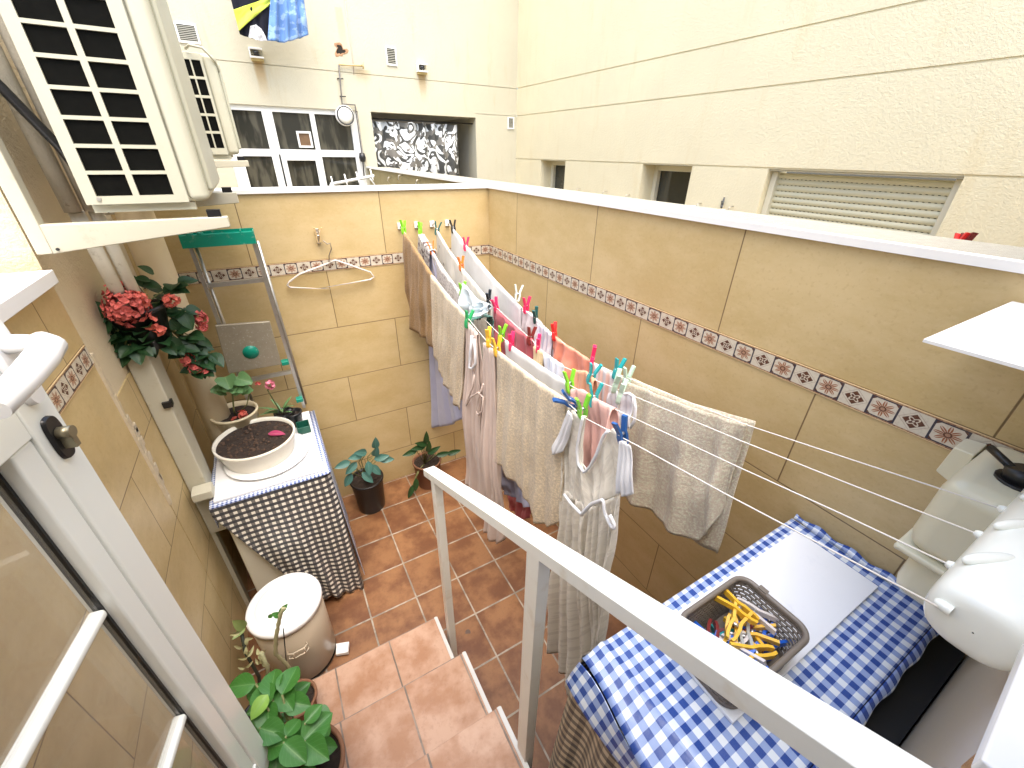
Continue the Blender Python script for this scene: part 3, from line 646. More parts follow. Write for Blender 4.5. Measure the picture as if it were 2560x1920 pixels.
# ---- line nearest the wall (drawn back to front)
garment('bedsheet', 'large white sheet on the line nearest the right wall', 'sheet', 3, [g5(548, 170), g5(630, 275), g5(800, 480), g5(955, 640)], [g5(540, 640), g5(640, 800), g5(820, 980), g5(960, 1060)], m_sheet, .010, 4, .9)
garment('underwear', 'pale knickers with a shiny waistband beside the white sheet', 'underwear', 3, [g5(965, 655), g5(1010, 672), g5(1075, 735)], [g5(945, 790), g5(1000, 840), g5(1060, 850)], m_sheet, .012, 3, .6)
garment('striped_shirt', 'pale blue striped top between teal and red pegs', 'top', 3, [g5(1045, 720), g5(1090, 755), g5(1140, 800)], [g5(1040, 900), g5(1090, 960), g5(1130, 990)], m_bluew, .015, 4, .8)
garment('coral_shirt', 'coral orange shirt with a pink collar on the wall side line', 't-shirt', 3, [g5(1150, 805), g5(1200, 850), g5(1290, 905), g5(1375, 965)], [g5(1110, 1000), g5(1180, 1080), g5(1260, 1140), g5(1370, 1150)], m_coral, .02, 3, .8)
garment('striped_towel', 'pastel pink and grey striped cloth next to the beige bath towel', 'towel', 3, [g5(1385, 968), g5(1450, 1005), g5(1515, 1040)], [g5(1370, 1350), g5(1430, 1480), g5(1490, 1500)], m_pinks, .012, 4, .8)
garment('bath_towel', 'large beige bath towel hanging nearest the gingham cabinet', 'towel', 3, [g5(1530, 1040), g6(400, 368), g6(700, 492), g6(900, 560), g6(1108, 618)], [g6(200, 930), g6(420, 1065), g6(600, 1190), g6(760, 1290), g6(820, 1310), g6(885, 1240), g6(925, 1130)], m_sand, .020, 4, .0, nx=80, ny=44, thick=.006)
garment('bath_towel_back', '', '', 3, [g5(1560, 1060), g6(700, 494), g6(1112, 620)], [g6(380, 1080), g6(620, 1230), g6(878, 1415)], m_sand, .010, 3, 0, off=-.03, parent=None)
bt = [o for o in C.objects if o.name.startswith('bath_towel')]
front = [o for o in bt if o.name == 'bath_towel'][0]; bk = [o for o in bt if o.name == 'bath_towel_back'][0]; bk.name = 'back_flap'; bk.parent = front
for key in ('label', 'category'):
    if key in bk: del bk[key]
# ---- third line
garment('dotted_sheet', 'cream sheet with small dark dots on the third line', 'sheet', 2, [g5(458, 185), g5(520, 290), g5(600, 400)], [g5(470, 480), g5(530, 580), g5(620, 640)], m_dots, .008, 3, .8)
garment('cream_slip', 'plain cream cloth behind the ice blue socks on the third line', 'cloth', 2, [g5(605, 408), g5(690, 510), g5(755, 590)], [g5(640, 900), g5(700, 980), g5(780, 1000)], m_cream, .008, 3, .5)
garment('raspberry_towel', 'raspberry red towel on the third line', 'towel', 2, [g5(795, 640), g5(850, 690), g5(930, 770), g5(1020, 830)], [g5(800, 900), g5(880, 960), g5(950, 1060), g5(1020, 1120)], m_red, .018, 4, .8)
garment('yellow_cloth', 'small pale yellow cloth beside a pink peg on the third line', 'cloth', 2, [g5(1035, 868), g5(1062, 890), g5(1095, 912)], [g5(1030, 1060), g5(1060, 1090), g5(1090, 1110)], m_yel, .01, 2, .8)
garment('white_shirt', 'small white and blue t-shirt on the third line behind the pillowcase', 't-shirt', 2, [g5(1092, 910), g5(1150, 950), g5(1200, 985)], [g5(1095, 1180), g5(1150, 1240), g5(1200, 1250)], m_bluew, .02, 3, .8)
garment('peach_shorts', 'peach shorts held by teal pegs on the third line', 'shorts', 2, [g5(1280, 1015), g5(1340, 1020), g5(1395, 1072)], [g5(1275, 1300), g5(1330, 1330), g5(1390, 1360)], cloth('peach', (.80, .42, .26)), .015, 3, .8)
t = thing('bra', 'white bra pegged with mint pegs in front of the bath towel', 'bra', onL(2, g6(360, 440)))
garment('cup', '', '', 2, [g6(288, 440), g6(315, 408), g6(345, 420)], [g6(270, 600), g6(310, 680), g6(345, 660)], m_white, .012, 2, 0, parent=t, nx=16, ny=12)
garment('cup', '', '', 2, [g6(372, 440), g6(405, 430), g6(440, 452)], [g6(350, 620), g6(400, 640), g6(430, 640)], m_white, .012, 2, 0, parent=t, nx=16, ny=12)
mesh('strap', MB().tube([onL(2, g6(*q)) for q in ((352, 455), (372, 440), (408, 435), (438, 455), (448, 520), (440, 600), (415, 638))], .005, 6), m_white, t)
# ---- second line
garment('lilac_shirt', 'long lilac blue shirt hanging low behind the brown towel', 'shirt', 1, [g5(350, 180), g5(395, 250), g5(440, 320)], [g5(325, 1080), g5(345, 1190), g5(390, 1300), g5(450, 1345), g5(530, 1335), g5(640, 1280)], m_lilac, .026, 5, .0, nx=60, ny=60, topamp=.1)
garment('patterned_scarf', 'grey patterned scarf by the orange peg on the second line', 'scarf', 1, [g5(362, 205), g5(395, 258), g5(430, 300)], [g5(355, 400), g5(400, 520), g5(435, 640)], m_print, .008, 3, .7, off=.012)
garment('lace_blouse', 'white lace top with a round neckline on the second line', 'top', 1, [g5(435, 318), g5(480, 400), g5(540, 480), g5(600, 555)], [g5(430, 700), g5(500, 780), g5(560, 860), g5(620, 900)], m_lace, .012, 3, .6)
garment('blue_socks', 'ice blue cloth pegged between green and black pegs', 'cloth', 1, [g5(610, 500), g5(650, 540), g5(700, 600), g5(765, 620)], [g5(620, 700), g5(650, 700), g5(690, 690), g5(760, 680)], m_pale, .03, 2, .5)
garment('green_sock', 'dark green printed strap with a white end under a black peg', 'sock', 1, [g5(680, 670), g5(705, 690), g5(730, 700)], [g5(700, 940), g5(715, 950), g5(728, 945)], m_navyp, .01, 2, .3, off=.04)
garment('pillowcase', 'white pillowcase between a pink peg and a lime peg', 'pillowcase', 1, [g5(865, 835), g5(900, 870), g5(1060, 985), g5(1225, 1085)], [g5(880, 1300), g5(960, 1400), g5(1080, 1480), g5(1230, 1500)], m_sheet, .008, 3, .9)
garment('pink_shirt', 'pale pink shirt behind the white dress', 'shirt', 1, [g5(1255, 1125), g5(1320, 1130), g5(1400, 1185), g5(1510, 1240)], [g5(1290, 1560), g5(1340, 1620), g5(1410, 1620), g5(1500, 1500)], m_pink, .022, 4, .7)
# ---- first line
garment('brown_towel', 'brown towel nearest the back wall', 'towel', 0, [g5(262, 195), g5(300, 250), g5(425, 448)], [g5(262, 680), g5(340, 780), g5(440, 880)], m_brown, .014, 4, .85, thick=.005)
garment('terry_towel', 'long beige towel next to the brown towel', 'towel', 0, [g5(425, 448), g5(500, 550), g5(632, 692)], [g5(440, 900), g5(500, 1080), g5(600, 1240)], m_beige, .011, 5, .9, nx=64, ny=34, thick=.005)
t = thing('jumpsuit', 'dusty pink jumpsuit with thin straps hanging to the floor', 'jumpsuit', onL(0, g5(700, 790)))
garment('left_leg', '', '', 0, [g5(632, 720), g5(665, 760), g5(700, 800)], [g13(305, 560), g13(345, 625), g13(400, 680)], m_rose, .022, 4, .4, parent=t, nx=44, ny=60)
garment('right_leg', '', '', 0, [g5(735, 850), g5(770, 880), g5(805, 900)], [g13(390, 780), g13(440, 850), g13(475, 830)], m_rose, .022, 4, .4, parent=t, nx=44, ny=60, phase=2)
garment('waistcloth', '', '', 0, [g5(650, 1200), g5(700, 1180), g5(780, 1150)], [g13(330, 600), g13(390, 640), g13(462, 660)], m_rose, .018, 4, 0, parent=t, off=-.01)
mesh('tie', MB().tube([onL(0, g5(*q)) + np.array([-.03, 0, 0]) for q in ((715, 1030), (705, 1100), (670, 1180), (665, 1210), (690, 1160), (740, 1130), (770, 1160), (760, 1240), (735, 1265), (722, 1230), (745, 1150), (770, 1080))], .004, 6), m_rose, t)
mesh('strap', MB().tube([onL(0, g5(*q)) + np.array([-.02, 0, 0]) for q in ((690, 800), (680, 900), (672, 985), (690, 995), (712, 960), (705, 820))], .006, 6), m_white, t)
garment('wide_towel', 'wide beige towel hanging in the middle of the front line', 'towel', 0, [g5(822, 905), g5(1010, 1050), g5(1215, 1190)], [g13(430, 440), g13(520, 545), g13(590, 640), g13(630, 735), g13(690, 765), g13(735, 745)], m_beige, .012, 5, .55, nx=96, ny=50, thick=.006)
garment('lilac_cloth', 'pale lilac cloth hanging low behind the wide towel', 'cloth', 1, [g13(440, 470), g13(520, 500), g13(600, 560)], [g13(470, 600), g13(540, 650), g13(610, 680)], m_lilac, .015, 3, 0)
garment('burgundy_cloth', 'dark red cloth hanging lowest behind the wide towel', 'cloth', 2, [g13(500, 600), g13(560, 620), g13(610, 640)], [g13(500, 680), g13(560, 735), g13(590, 730)], m_red, .012, 3, 0)
t = thing('long_dress', 'long white dress with short sleeves hanging nearest the handrail', 'dress', onL(0, g5(1400, 1350)))
garment('bodice', '', '', 0, [gb(540, 930), gb(600, 990), gb(690, 990), gb(625, 1330), gb(640, 1480), gb(700, 1570), gb(760, 1500), gb(900, 1180), gb(960, 1120), gb(1075, 1250), gb(1110, 1260)], [g13(770, 600), g13(800, 640), g13(830, 655), g13(855, 668), g13(880, 685), g13(920, 660), g13(960, 640), g13(1000, 625), g13(1020, 620)], m_cream, .012, 5, 0, parent=t, nx=90, ny=30)
garment('skirt', '', '', 0, [g13(768, 600), g13(850, 660), g13(880, 680), g13(1000, 625), g13(1020, 620)], [g13(690, 1345), g13(740, 1440), g13(820, 1570), g13(880, 1500), g13(955, 1275)], m_cream, .030, 9, 0, parent=t, nx=110, ny=60, topamp=.25)
garment('sleeve', '', '', 0, [gb(560, 920), gb(600, 960), gb(610, 1010)], [gb(385, 1300), gb(410, 1375), gb(490, 1350)], m_white, .005, 2, 0, parent=t, off=.02, nx=24, ny=20)
garment('sleeve', '', '', 0, [gb(1080, 1240), gb(1110, 1235), gb(1195, 1290)], [g6(368, 1010), g6(420, 1030), g6(474, 1015)], m_white, .006, 3, 0, parent=t, off=.015, nx=24, ny=20)
mesh('neckline_trim', MB().tube(resample([onL(0, gb(*q))+np.array([-.012, 0, 0]) for q in ((690, 990), (660, 1120), (625, 1330), (635, 1480), (700, 1570), (765, 1500), (830, 1380), (900, 1190), (955, 1130))], 30), .0042, 8), m_white, t)
mesh('button_placket', MB().tube([onL(0, g13(*q))+np.array([-.03, 0, 0]) for q in ((878, 690), (868, 760), (866, 830), (868, 900), (862, 960))], .006, 6), m_cream, t)
mesh('waist_tie', MB().tube(resample([onL(0, g13(*q))+np.array([-.035, 0, 0]) for q in ((800, 600), (830, 640), (880, 690), (930, 640), (985, 620), (990, 680), (1020, 745), (1035, 755), (1040, 740), (1015, 690))], 30), .005, 6), m_white, t)
garment('printed_blouse', 'cream top with a dark patterned strip between wide towel and long dress', 'top', 0, [gb(400, 950), gb(460, 900), gb(540, 880)], [g13(715, 860), g13(740, 870), g13(775, 860)], m_brn, .012, 3, 0, off=-.03)
garment('cream_blouse', 'cream crinkled top overlapping the left side of the long dress', 'top', 0, [gb(400, 960), gb(440, 920), gb(520, 940)], [g13(740, 1050), g13(790, 1080), g13(840, 1050)], m_cream, .016, 4, 0, off=-.015)
# ---- pegs
PG = [(0, g5(258, 170), 'lime', 'lime peg at the wall end of the brown towel'), (0, g5(640, 715), 'green', 'dark green peg at the near edge of the long beige towel'), (0, g5(762, 825), 'yellow', 'yellow peg just above the other yellow peg'),
      (0, g5(812, 880), 'yellow', 'yellow peg at the top corner of the wide towel'), (0, gb(505, 845), 'blue', 'navy peg lying almost sideways at the end of the wide towel'), (0, gb(650, 930), 'lime', 'lime peg on the left shoulder of the long dress'),
      (0, gb(1060, 1190), 'blue', 'large navy peg on the right shoulder of the long dress'),
      (1, g5(357, 180), 'lime', 'lime peg at the wall end of the second line'), (1, g5(425, 292), 'orange', 'orange peg on the grey patterned scarf'), (1, g5(606, 540), 'lime', 'lime peg at the near edge of the lace top'),
      (1, g5(700, 670), 'black', 'black peg above the dark green strap'), (1, g5(838, 800), 'lime', 'lime peg beside the white pillowcase'), (1, g5(897, 850), 'pink', 'pink peg on the top corner of the white pillowcase'),
      (1, gb(515, 660), 'lime', 'lime peg at the near corner of the white pillowcase'), (1, gb(765, 800), 'teal', 'teal peg on the pale pink shirt'),
      (2, g5(457, 175), 'dark teal', 'dark teal peg at the wall end of the third line'), (2, g5(600, 385), 'orange', 'orange peg at the end of the dotted sheet'), (2, g5(762, 590), 'black', 'black peg left of the raspberry towel'),
      (2, g5(806, 635), 'pink', 'pink peg at the far corner of the raspberry towel'), (2, g5(1010, 815), 'dark red', 'dark red peg at the near corner of the raspberry towel'), (2, g5(1056, 865), 'pink', 'pink peg on the pale yellow cloth'),
      (2, gb(745, 575), 'teal', 'teal peg on the peach shorts'), (2, g6(330, 378), 'mint', 'mint peg at the left of the white bra'), (2, g6(360, 440), 'mint', 'mint peg in the middle of the white bra'),
      (3, g5(552, 165), 'black', 'dark peg at the wall end of the line by the corner'), (3, g5(627, 268), 'pink', 'pink red peg on the large white sheet'), (3, g5(935, 560), 'clear', 'clear peg at the near edge of the large white sheet'),
      (3, g5(985, 632), 'pink', 'pink peg on the pale knickers'), (3, g5(1040, 695), 'dark teal', 'dark teal peg beside the pale knickers'), (3, g5(1152, 790), 'red', 'red orange peg on the coral shirt'),
      (3, g5(1378, 935), 'pink', 'pink peg between the coral shirt and striped cloth'), (3, gb(1010, 525), 'teal', 'teal peg at the start of the beige bath towel'), (3, gb(1110, 610), 'mint', 'mint peg on the beige bath towel')]
for i, (k, p, c, lab) in enumerate(PG):
    rr = random.Random(i*5+1); q = onL(k, p); big = 1.0
    rot = (rr.uniform(-.2, .2), rr.uniform(-.25, .25), rr.uniform(-.4, .9))
    if 'sideways' in lab: rot = (.2, -.9, -.3)
    peg(q, c, lab, rot, size=.075)
# peg with hanger on the back wall
hc = onY(g4(1412, 215), D-.03)
t = peg(hc, 'wood', 'cream peg hooked on the back wall above the coat hanger', (.1, .1, 0), group='pegs on the patio walls'); t['group'] = 'pegs on the patio walls'
hp = [(1440, 240), (1465, 262), (1482, 255), (1490, 290), (1475, 330), (1478, 372)]
hl = [(1478, 372), (1300, 440), (1240, 485), (1228, 505), (1245, 518), (1480, 527)]
hr = [ov(695, 622), ov(800, 604), ov(808, 598), ov(800, 588), ov(725, 562), g4(1478, 372)]
t = thing('coat_hanger', 'pale plastic coat hanger hanging on the back wall under a peg', 'coat hanger', onY(g4(1478, 372), D-.025))
hm = plain('hanger_plastic', (.62, .56, .50), .2, .05, 10)
mesh('hook', MB().tube([onY(g4(*q), D-.025) for q in hp], .003, 6), plain('hanger_wire', (.35, .3, .25), .3, metal=.8), t)
mesh('frame', MB().tube([onY(g4(*q), D-.025) for q in hl]+[onY(q, D-.025) for q in hr], .005, 8), hm, t)
t = thing('wall_hook', 'metal hook plate on the back wall holding a cream peg', 'hook', onY(g4(1395, 175), D))
a = onY(g4(1398, 170), D-.01); b = onY(g4(1400, 262), D-.01)
mesh('plate', MB().box((a[0]-.008, D-.008, b[2]), (a[0]+.012, D-.001, a[2])), hook_m, t, bevel=.002)
mesh('prong', MB().tube([(a[0], D-.008, a[2]-.02), (a[0]+.01, D-.035, a[2]-.03), (a[0]+.015, D-.035, a[2]-.01)], .003, 6), hook_m, t)
# pegs clipped to the neighbour's lines
for q, c, lab in (((1200+985*.6148, 830*.6148), 'black', 'black peg on the neighbour line beside the small window'), ((1200+1940*.6148, 992*.6148), 'red', 'red peg left alone on the line by the roller shutter'), ((1200+1965*.6148, 992*.6148), 'dark red', 'dark red peg close beside the red one by the roller shutter')):
    p = onX(q, FX-.05) if c == 'black' else onX(q, W+.45)
    peg(p, c, lab, (.2, .9 if c == 'black' else .2, .8), 'pegs on the neighbour lines', .09 if c == 'black' else .05)
p0, p1 = onX((1200+1925*.6148, 985*.6148), W+.46), onX((1200+2020*.6148, 955*.6148), W+.46)
tag(mesh('line_bracket', MB().tube([p0, p1], .004, 6), pvc), 'short white line bracket with the red pegs above the coping', 'bracket')
# ================================================================ CLOTHESLINE REEL
t = thing('clothesline_reel', 'large white retractable clothesline reel mounted on the house wall', 'clothesline reel', (.85, HY, 1.67))
def capsule(x0, x1, yc, zc, ry, rz, seg=32, rings=10, e=2.6):
    P = []
    xs = [x0+(1-math.cos(PI/2*i/rings))*rz*.9 for i in range(rings+1)]
    rs = [max(.02, (1-(1-i/rings)**2.6)**.5) for i in range(rings+1)]
    xs2 = [x1-(xs[rings-i]-x0)+0 for i in range(rings+1)]
    secs = list(zip(xs, rs)) + [(x1-(x-x0), r) for x, r in reversed(list(zip(xs, rs)))]
    for x, r in secs:
        row = []
        for k in range(seg+1):
            a = 2*PI*k/seg; c, s_ = math.cos(a), math.sin(a)
            row.append((x, yc+ry*r*math.copysign(abs(c)**(2/e), c), zc+rz*r*math.copysign(abs(s_)**(2/e), s_)))
        P.append(row)
    return P
reel_m = plain('reel_plastic', (.80, .82, .76), .22, .02, 4)
mesh('casing', MB().grid(capsule(.622, 1.24, -.03, 1.711, .050, .047)), reel_m, t)
for k in range(4):
    c = kn[k]; M = Matrix.Translation((float(c[0])+(.012 if k == 0 else 0), float(c[1])-.002, float(c[2])-(.004 if k == 0 else 0))) @ Matrix.Rotation(-PI/2, 4, 'X')
    mesh('line_outlet', MB().lathe([(0, .008), (.004, .0075), (.0065, .003), (.007, -.004), (.007, -.009)], seg=16, M=M), reel_m, t)
for k in range(3):
    xx = .70+.115*k; M = Matrix.LocRotScale((xx+.02, -.004, 1.750), Matrix.Rotation(-.5, 3, 'Z'), (.040, .010, .010))
    mb = MB(); P = [[(M @ Vector((math.cos(a)*math.cos(b), math.sin(a)*math.cos(b), math.sin(b)))) for a in [2*PI*q/20 for q in range(21)]] for b in [-PI/2+PI*i/8 for i in range(9)]]
    mesh('line_lock', mb.grid(P), reel_m, t)
# meter box on the right wall behind the reel
t = thing('water_heater', 'cream rounded heater with a black nozzle in the corner behind the reel', 'heater', (1.15, .0, 1.5))
hm_ = plain('heater_shell', (.72, .69, .52), .3, .03, 4)
mesh('body', MB().box((1.0, HY+.002, 1.50), (1.262, .105, 1.685)), hm_, t, bevel=.035)
mesh('lower_body', MB().box((1.02, HY+.002, 1.37), (1.255, .085, 1.497)), hm_, t, bevel=.03)
mesh('rim', MB().box((.995, HY+.002, 1.488), (1.266, .110, 1.502)), hm_, t, bevel=.006)
mesh('cap', MB().hexa([(1.20, .106, 1.57), (1.268, .106, 1.57), (1.268, .145, 1.58), (1.21, .145, 1.58), (1.19, .106, 1.66), (1.27, .106, 1.66), (1.27, .14, 1.655), (1.2, .14, 1.655)]), hm_, t, bevel=.003)
mesh('nozzle', MB().tube([(1.10, .03, 1.688), (1.10, .04, 1.715)], [.026, .02], 14).tube([(1.10, .045, 1.705), (1.13, .09, 1.715)], .007, 8).tube([(1.10, .03, 1.684), (1.10, .03, 1.690)], .034, 16), black_plastic, t)
tag(mesh('white_shelf', MB().box((.855, HY+.001, 1.952), (1.268, .196, 1.957)), white_paint), 'blank white panel sticking out above the cream heater by the right wall', 'shelf')
t = thing('window_sill', 'white window sill on the house wall in the bottom right corner', 'sill', (.6, -.1, 1.68))
e0, e1 = onZ(ov(2120, 1640), 1.86), onZ(ov(2230, 1370), 1.86)
mesh('sill_top', MB().hexa([(e0[0], -.35, 1.845), (e1[0], -.35, 1.845), (e1[0], e1[1], 1.845), (e0[0], e0[1], 1.845), (e0[0], -.35, 1.86), (e1[0], -.35, 1.86), (e1[0], e1[1], 1.86), (e0[0], e0[1], 1.86)]), white_paint, t, bevel=.002)
mesh('broken_edge', MB().hexa([(e0[0]-.05, e0[1]-.06, 1.80), (e0[0]+.04, e0[1]-.06, 1.80), (e0[0]+.03, e0[1]-.002, 1.81), (e0[0]-.03, e0[1]-.01, 1.81), (e0[0]-.04, e0[1]-.06, 1.842), (e0[0]+.03, e0[1]-.06, 1.842), (e0[0]+.02, e0[1], 1.842), (e0[0]-.02, e0[1]-.01, 1.842)]), plain('broken_terracotta', (.45, .25, .12), .9, .4, 50, bump=.8), t)
# ================================================================ HANDRAIL
t = thing('handrail', 'white painted metal handrail with chipped paint beside the steps', 'handrail', (.345, 1.1, 0))
XL, XR = .325, .369
ya, za, sl_ = 1.228, 1.130, -.5035; yb2 = -.14; zb2 = za+sl_*(yb2-ya); th = .034
mesh('top_rail', MB().hexa([(XL, ya, za-th), (XR, ya, za-th), (XR, yb2, zb2-th), (XL, yb2, zb2-th), (XL, ya, za), (XR, ya, za), (XR, yb2, zb2), (XL, yb2, zb2)]), rail_m, t, bevel=.0015)
for (y0, y1, x1) in ((1.108, 1.146, .357), (.441, .487, .357)):
    mesh('post', MB().hexa([(XL+.001, y0, 0), (x1, y0, 0), (x1, y1, 0), (XL+.001, y1, 0), (XL+.001, y0, za+sl_*(y0-ya)-th), (x1, y0, za+sl_*(y0-ya)-th), (x1, y1, za+sl_*(y1-ya)-th), (XL+.001, y1, za+sl_*(y1-ya)-th)]), rail_m, t, bevel=.0012)
# ================================================================ OPEN GLASS DOOR
ang = math.radians(11.5); dx, dy = math.sin(ang), math.cos(ang); FE = (-.3103, .7445)
def dp(s, v, z): return (FE[0]+dx*s+dy*v, FE[1]+dy*s-dx*v, z)     # s along the leaf (0 = free edge), v towards the patio
def dbox(mb, s0, s1, v0, v1, z0, z1, mi=0):
    return mb.hexa([dp(s0, v0, z0), dp(s1, v0, z0), dp(s1, v1, z0), dp(s0, v1, z0), dp(s0, v0, z1), dp(s1, v0, z1), dp(s1, v1, z1), dp(s0, v1, z1)], mi)
t = thing('glass_door', 'open white framed glass door leaf with a lever handle on the left', 'door', dp(-.4, 0, .76))
door_m = plain('door_lacquer', (.87, .89, .85), .16, .02, 3)
mesh('stile', dbox(MB(), -.058, 0, -.055, 0, .76, 2.75), door_m, t, bevel=.003)
mesh('bottom_rail', dbox(MB(), -.72, -.0582, -.055, 0, .76, .86), door_m, t, bevel=.003)
mesh('lock_rail', dbox(MB(), -.72, -.0582, -.055, -.001, 1.865, 1.935), door_m, t, bevel=.003)
mesh('stile', dbox(MB(), -.785, -.7205, -.055, 0, .76, 2.75), door_m, t, bevel=.003)
mesh('glazing_bead', dbox(dbox(MB(), -.098, -.0583, -.045, -.004, .862, 1.864), -.70, -.098, -.045, -.004, .862, .885), door_m, t, bevel=.004)
mesh('gasket', dbox(MB(), -.1025, -.0985, -.034, -.022, .886, 1.864), black_plastic, t)
mesh('pane', dbox(MB(), -.70, -.1035, -.030, -.026, .886, 1.864), wgl, t)
for z in (1.225, 1.56):
    mesh('glazing_bar', dbox(MB(), -.70, -.1036, -.038, -.016, z, z+.016), door_m, t, bevel=.006)
# lock escutcheon and cylinder
def ell(mb, sc, zc, rs, rz, v0, v1, n=32, p=3.2):
    n0 = len(mb.v)
    for v, k in ((v0, 1.0), (v1, .96), (v1, .0)):
        for i in range(n):
            a = 2*PI*i/n; c, s_ = math.cos(a), math.sin(a); mb.v.append(dp(sc+rs*k*math.copysign(abs(c)**(2/p), c), v, zc+rz*k*math.copysign(abs(s_)**(2/p), s_)))
    for r in range(2):
        for i in range(n): mb.face((n0+r*n+i, n0+r*n+(i+1) % n, n0+r*n+n+(i+1) % n, n0+r*n+n+i), None, 0, r == 0)
    return mb
mesh('escutcheon', ell(MB(), -.030, 1.845, .0135, .034, .0005, .006), black_plastic, t)
cyl = MB().tube([dp(-.030, .006, 1.852), dp(-.030, .022, 1.852)], .0085, 20)
dbox(cyl, -.0345, -.0255, .006, .020, 1.828, 1.85)
mesh('lock_cylinder', cyl, plain('brass_dull', (.28, .25, .17), .35, .2, 30, metal=.7), t)
# lever handle
hd = MB().tube([dp(-.03, .001, 1.985), dp(-.03, .025, 1.985), dp(-.03, .042, 1.982)], [.013, .011, .011], 16)
mesh('handle_plate', ell(MB(), -.03, 1.965, .016, .065, .0005, .010), white_paint, t)
lv = [dp(-.025, .040, 1.984), dp(-.036, .052, 1.980), dp(-.06, .054, 1.974), dp(-.10, .053, 1.965), dp(-.15, .052, 1.955)]
hd.tube(lv, [.013, .017, .0165, .0155, .013], 16)
mesh('lever', hd, white_paint, t)
# ================================================================ AIR CONDITIONERS
def ac(name, label, x0, x1, y0, y1, z0, z1, fr, nrow, pitch, gx0, gx1, gz0, blab):
    t = thing(name, label, 'air conditioner', ((x0+x1)/2, (y0+y1)/2, z0), 'air conditioners on the house wall')
    mesh('cabinet', MB().box((x0+.004, y0+.012, z0), (x1+fr*.5, y1, z1)), ac_plastic, t, bevel=.009)
    us = [x0, gx0]; gm = (gx0+gx1)/2; bw_ = (gx1-gx0)*.042
    us = [x0, gx0, gm-bw_, gm+bw_, gx1, x1-.02]
    vs = [z0]; 
    for i in range(nrow): vs += [gz0+i*pitch, gz0+i*pitch+pitch*.86]
    vs.append(z1-.004)
    def dpt(u, v):
        for i in range(nrow):
            if gz0+i*pitch < v < gz0+i*pitch+pitch*.86 and (gx0 < u < gm-bw_ or gm+bw_ < u < gx1): return .25
        return 0
    mesh('side_grille', relief(lambda u, v, d: (u, y0+min(d, .02)*.5, v), us, vs, dpt), [ac_plastic], t)
    mb = MB()
    for i in range(nrow):
        for a, b in ((gx0, gm-bw_), (gm+bw_, gx1)):
            mb.box((a+.0005, y0+.006, gz0+i*pitch+.001), (b-.0005, y0+.0095, gz0+i*pitch+pitch*.86-.001))
    mesh('intake', mb, dark_inside, t)
    mesh('front_panel', MB().box((x1-.019, y0+.0003, z0+.001), (x1+fr, y1-.006, z1-.001)), ac_plastic, t, bevel=fr*.52)
    mesh('fan_cover', MB().box((x1+fr-.004, y0+.04, z0+.025), (x1+fr+.014, y1-.22, z1-.03)), ac_plastic, t, bevel=.010)
    mesh('base_rail', MB().box((x0+.005, y0+.02, z0-.022), (x1-.01, y0+.05, z0-.002)), ac_plastic, t); mesh('base_rail', MB().box((x0+.005, y1-.06, z0-.022), (x1-.01, y1-.03, z0-.002)), ac_plastic, t)
    mesh('screw', MB().tube([(x0+.03, y0+.0, z0+.014), (x0+.03, y0-.003, z0+.014)], .005, 10), alu, t)
    return t
a1 = ac('air_conditioner', 'big cream air conditioner nearest the camera seen from its slotted side', -.392, -.145, 1.60, 2.36, 2.062, 2.66, .032, 9, .0612, -.365, -.196, 2.082, '')
a2 = ac('air_conditioner', 'smaller cream air conditioner further back above the tiled wall', -.17, -.045, 3.0, 3.7, 2.17, 2.61, .035, 5, .078, -.155, -.075, 2.20, '')
mesh('refrigerant_pipe', MB().tube([(-.12, 3.0, 2.62), (-.10, 2.96, 2.63), (-.05, 2.96, 2.625), (-.01, 3.0, 2.58), (-.0, 3.1, 2.5)], .006, 8), ac_plastic, a2)
def bracket(label, y, x1, zt, wallx, zup, zdn, h0=.075, h1=.042, w=.03):
    t = thing('wall_bracket', label, 'bracket', (wallx, y, zt), 'brackets under the air conditioners')
    mesh('arm', MB().hexa([(wallx+.03, y, zt-h0), (x1, y, zt-h1), (x1, y+w, zt-h1), (wallx+.03, y+w, zt-h0), (wallx+.03, y, zt), (x1, y, zt), (x1, y+w, zt), (wallx+.03, y+w, zt)]), cream_paint, t, bevel=.003)
    if zup: mesh('upright', MB().box((wallx, y-.002, zdn), (wallx+.033, y+.04, zup)), cream_paint, t, bevel=.003)
    mesh('rubber_foot', MB().box((x1-.05, y+.003, zt), (x1-.015, y+w-.003, zt+.02)), black_plastic, t)
    mesh('bolt', MB().tube([(wallx+.045, y-.004, zt-h0+.012), (wallx+.045, y, zt-h0+.012)], .004, 8), black_plastic, t)
bracket('tapered cream bracket arm carrying the near end of the big air conditioner', 1.60, -.083, 2.018, -.535, 3.2, 1.945, .074, .030)
bracket('cream bracket arm behind, carrying the far end of the big air conditioner', 2.28, -.06, 2.035, -.549, 0, 0, .07, .042)
bracket('short cream bracket under the smaller air conditioner', 3.0, .02, 2.142, -.3, 0, 0, .04, .03, .05)
mesh('mounting_slab', MB().box((-1.5, 3.0, -.1), (-.3, 3.8, 3.7)), st_l, lb)
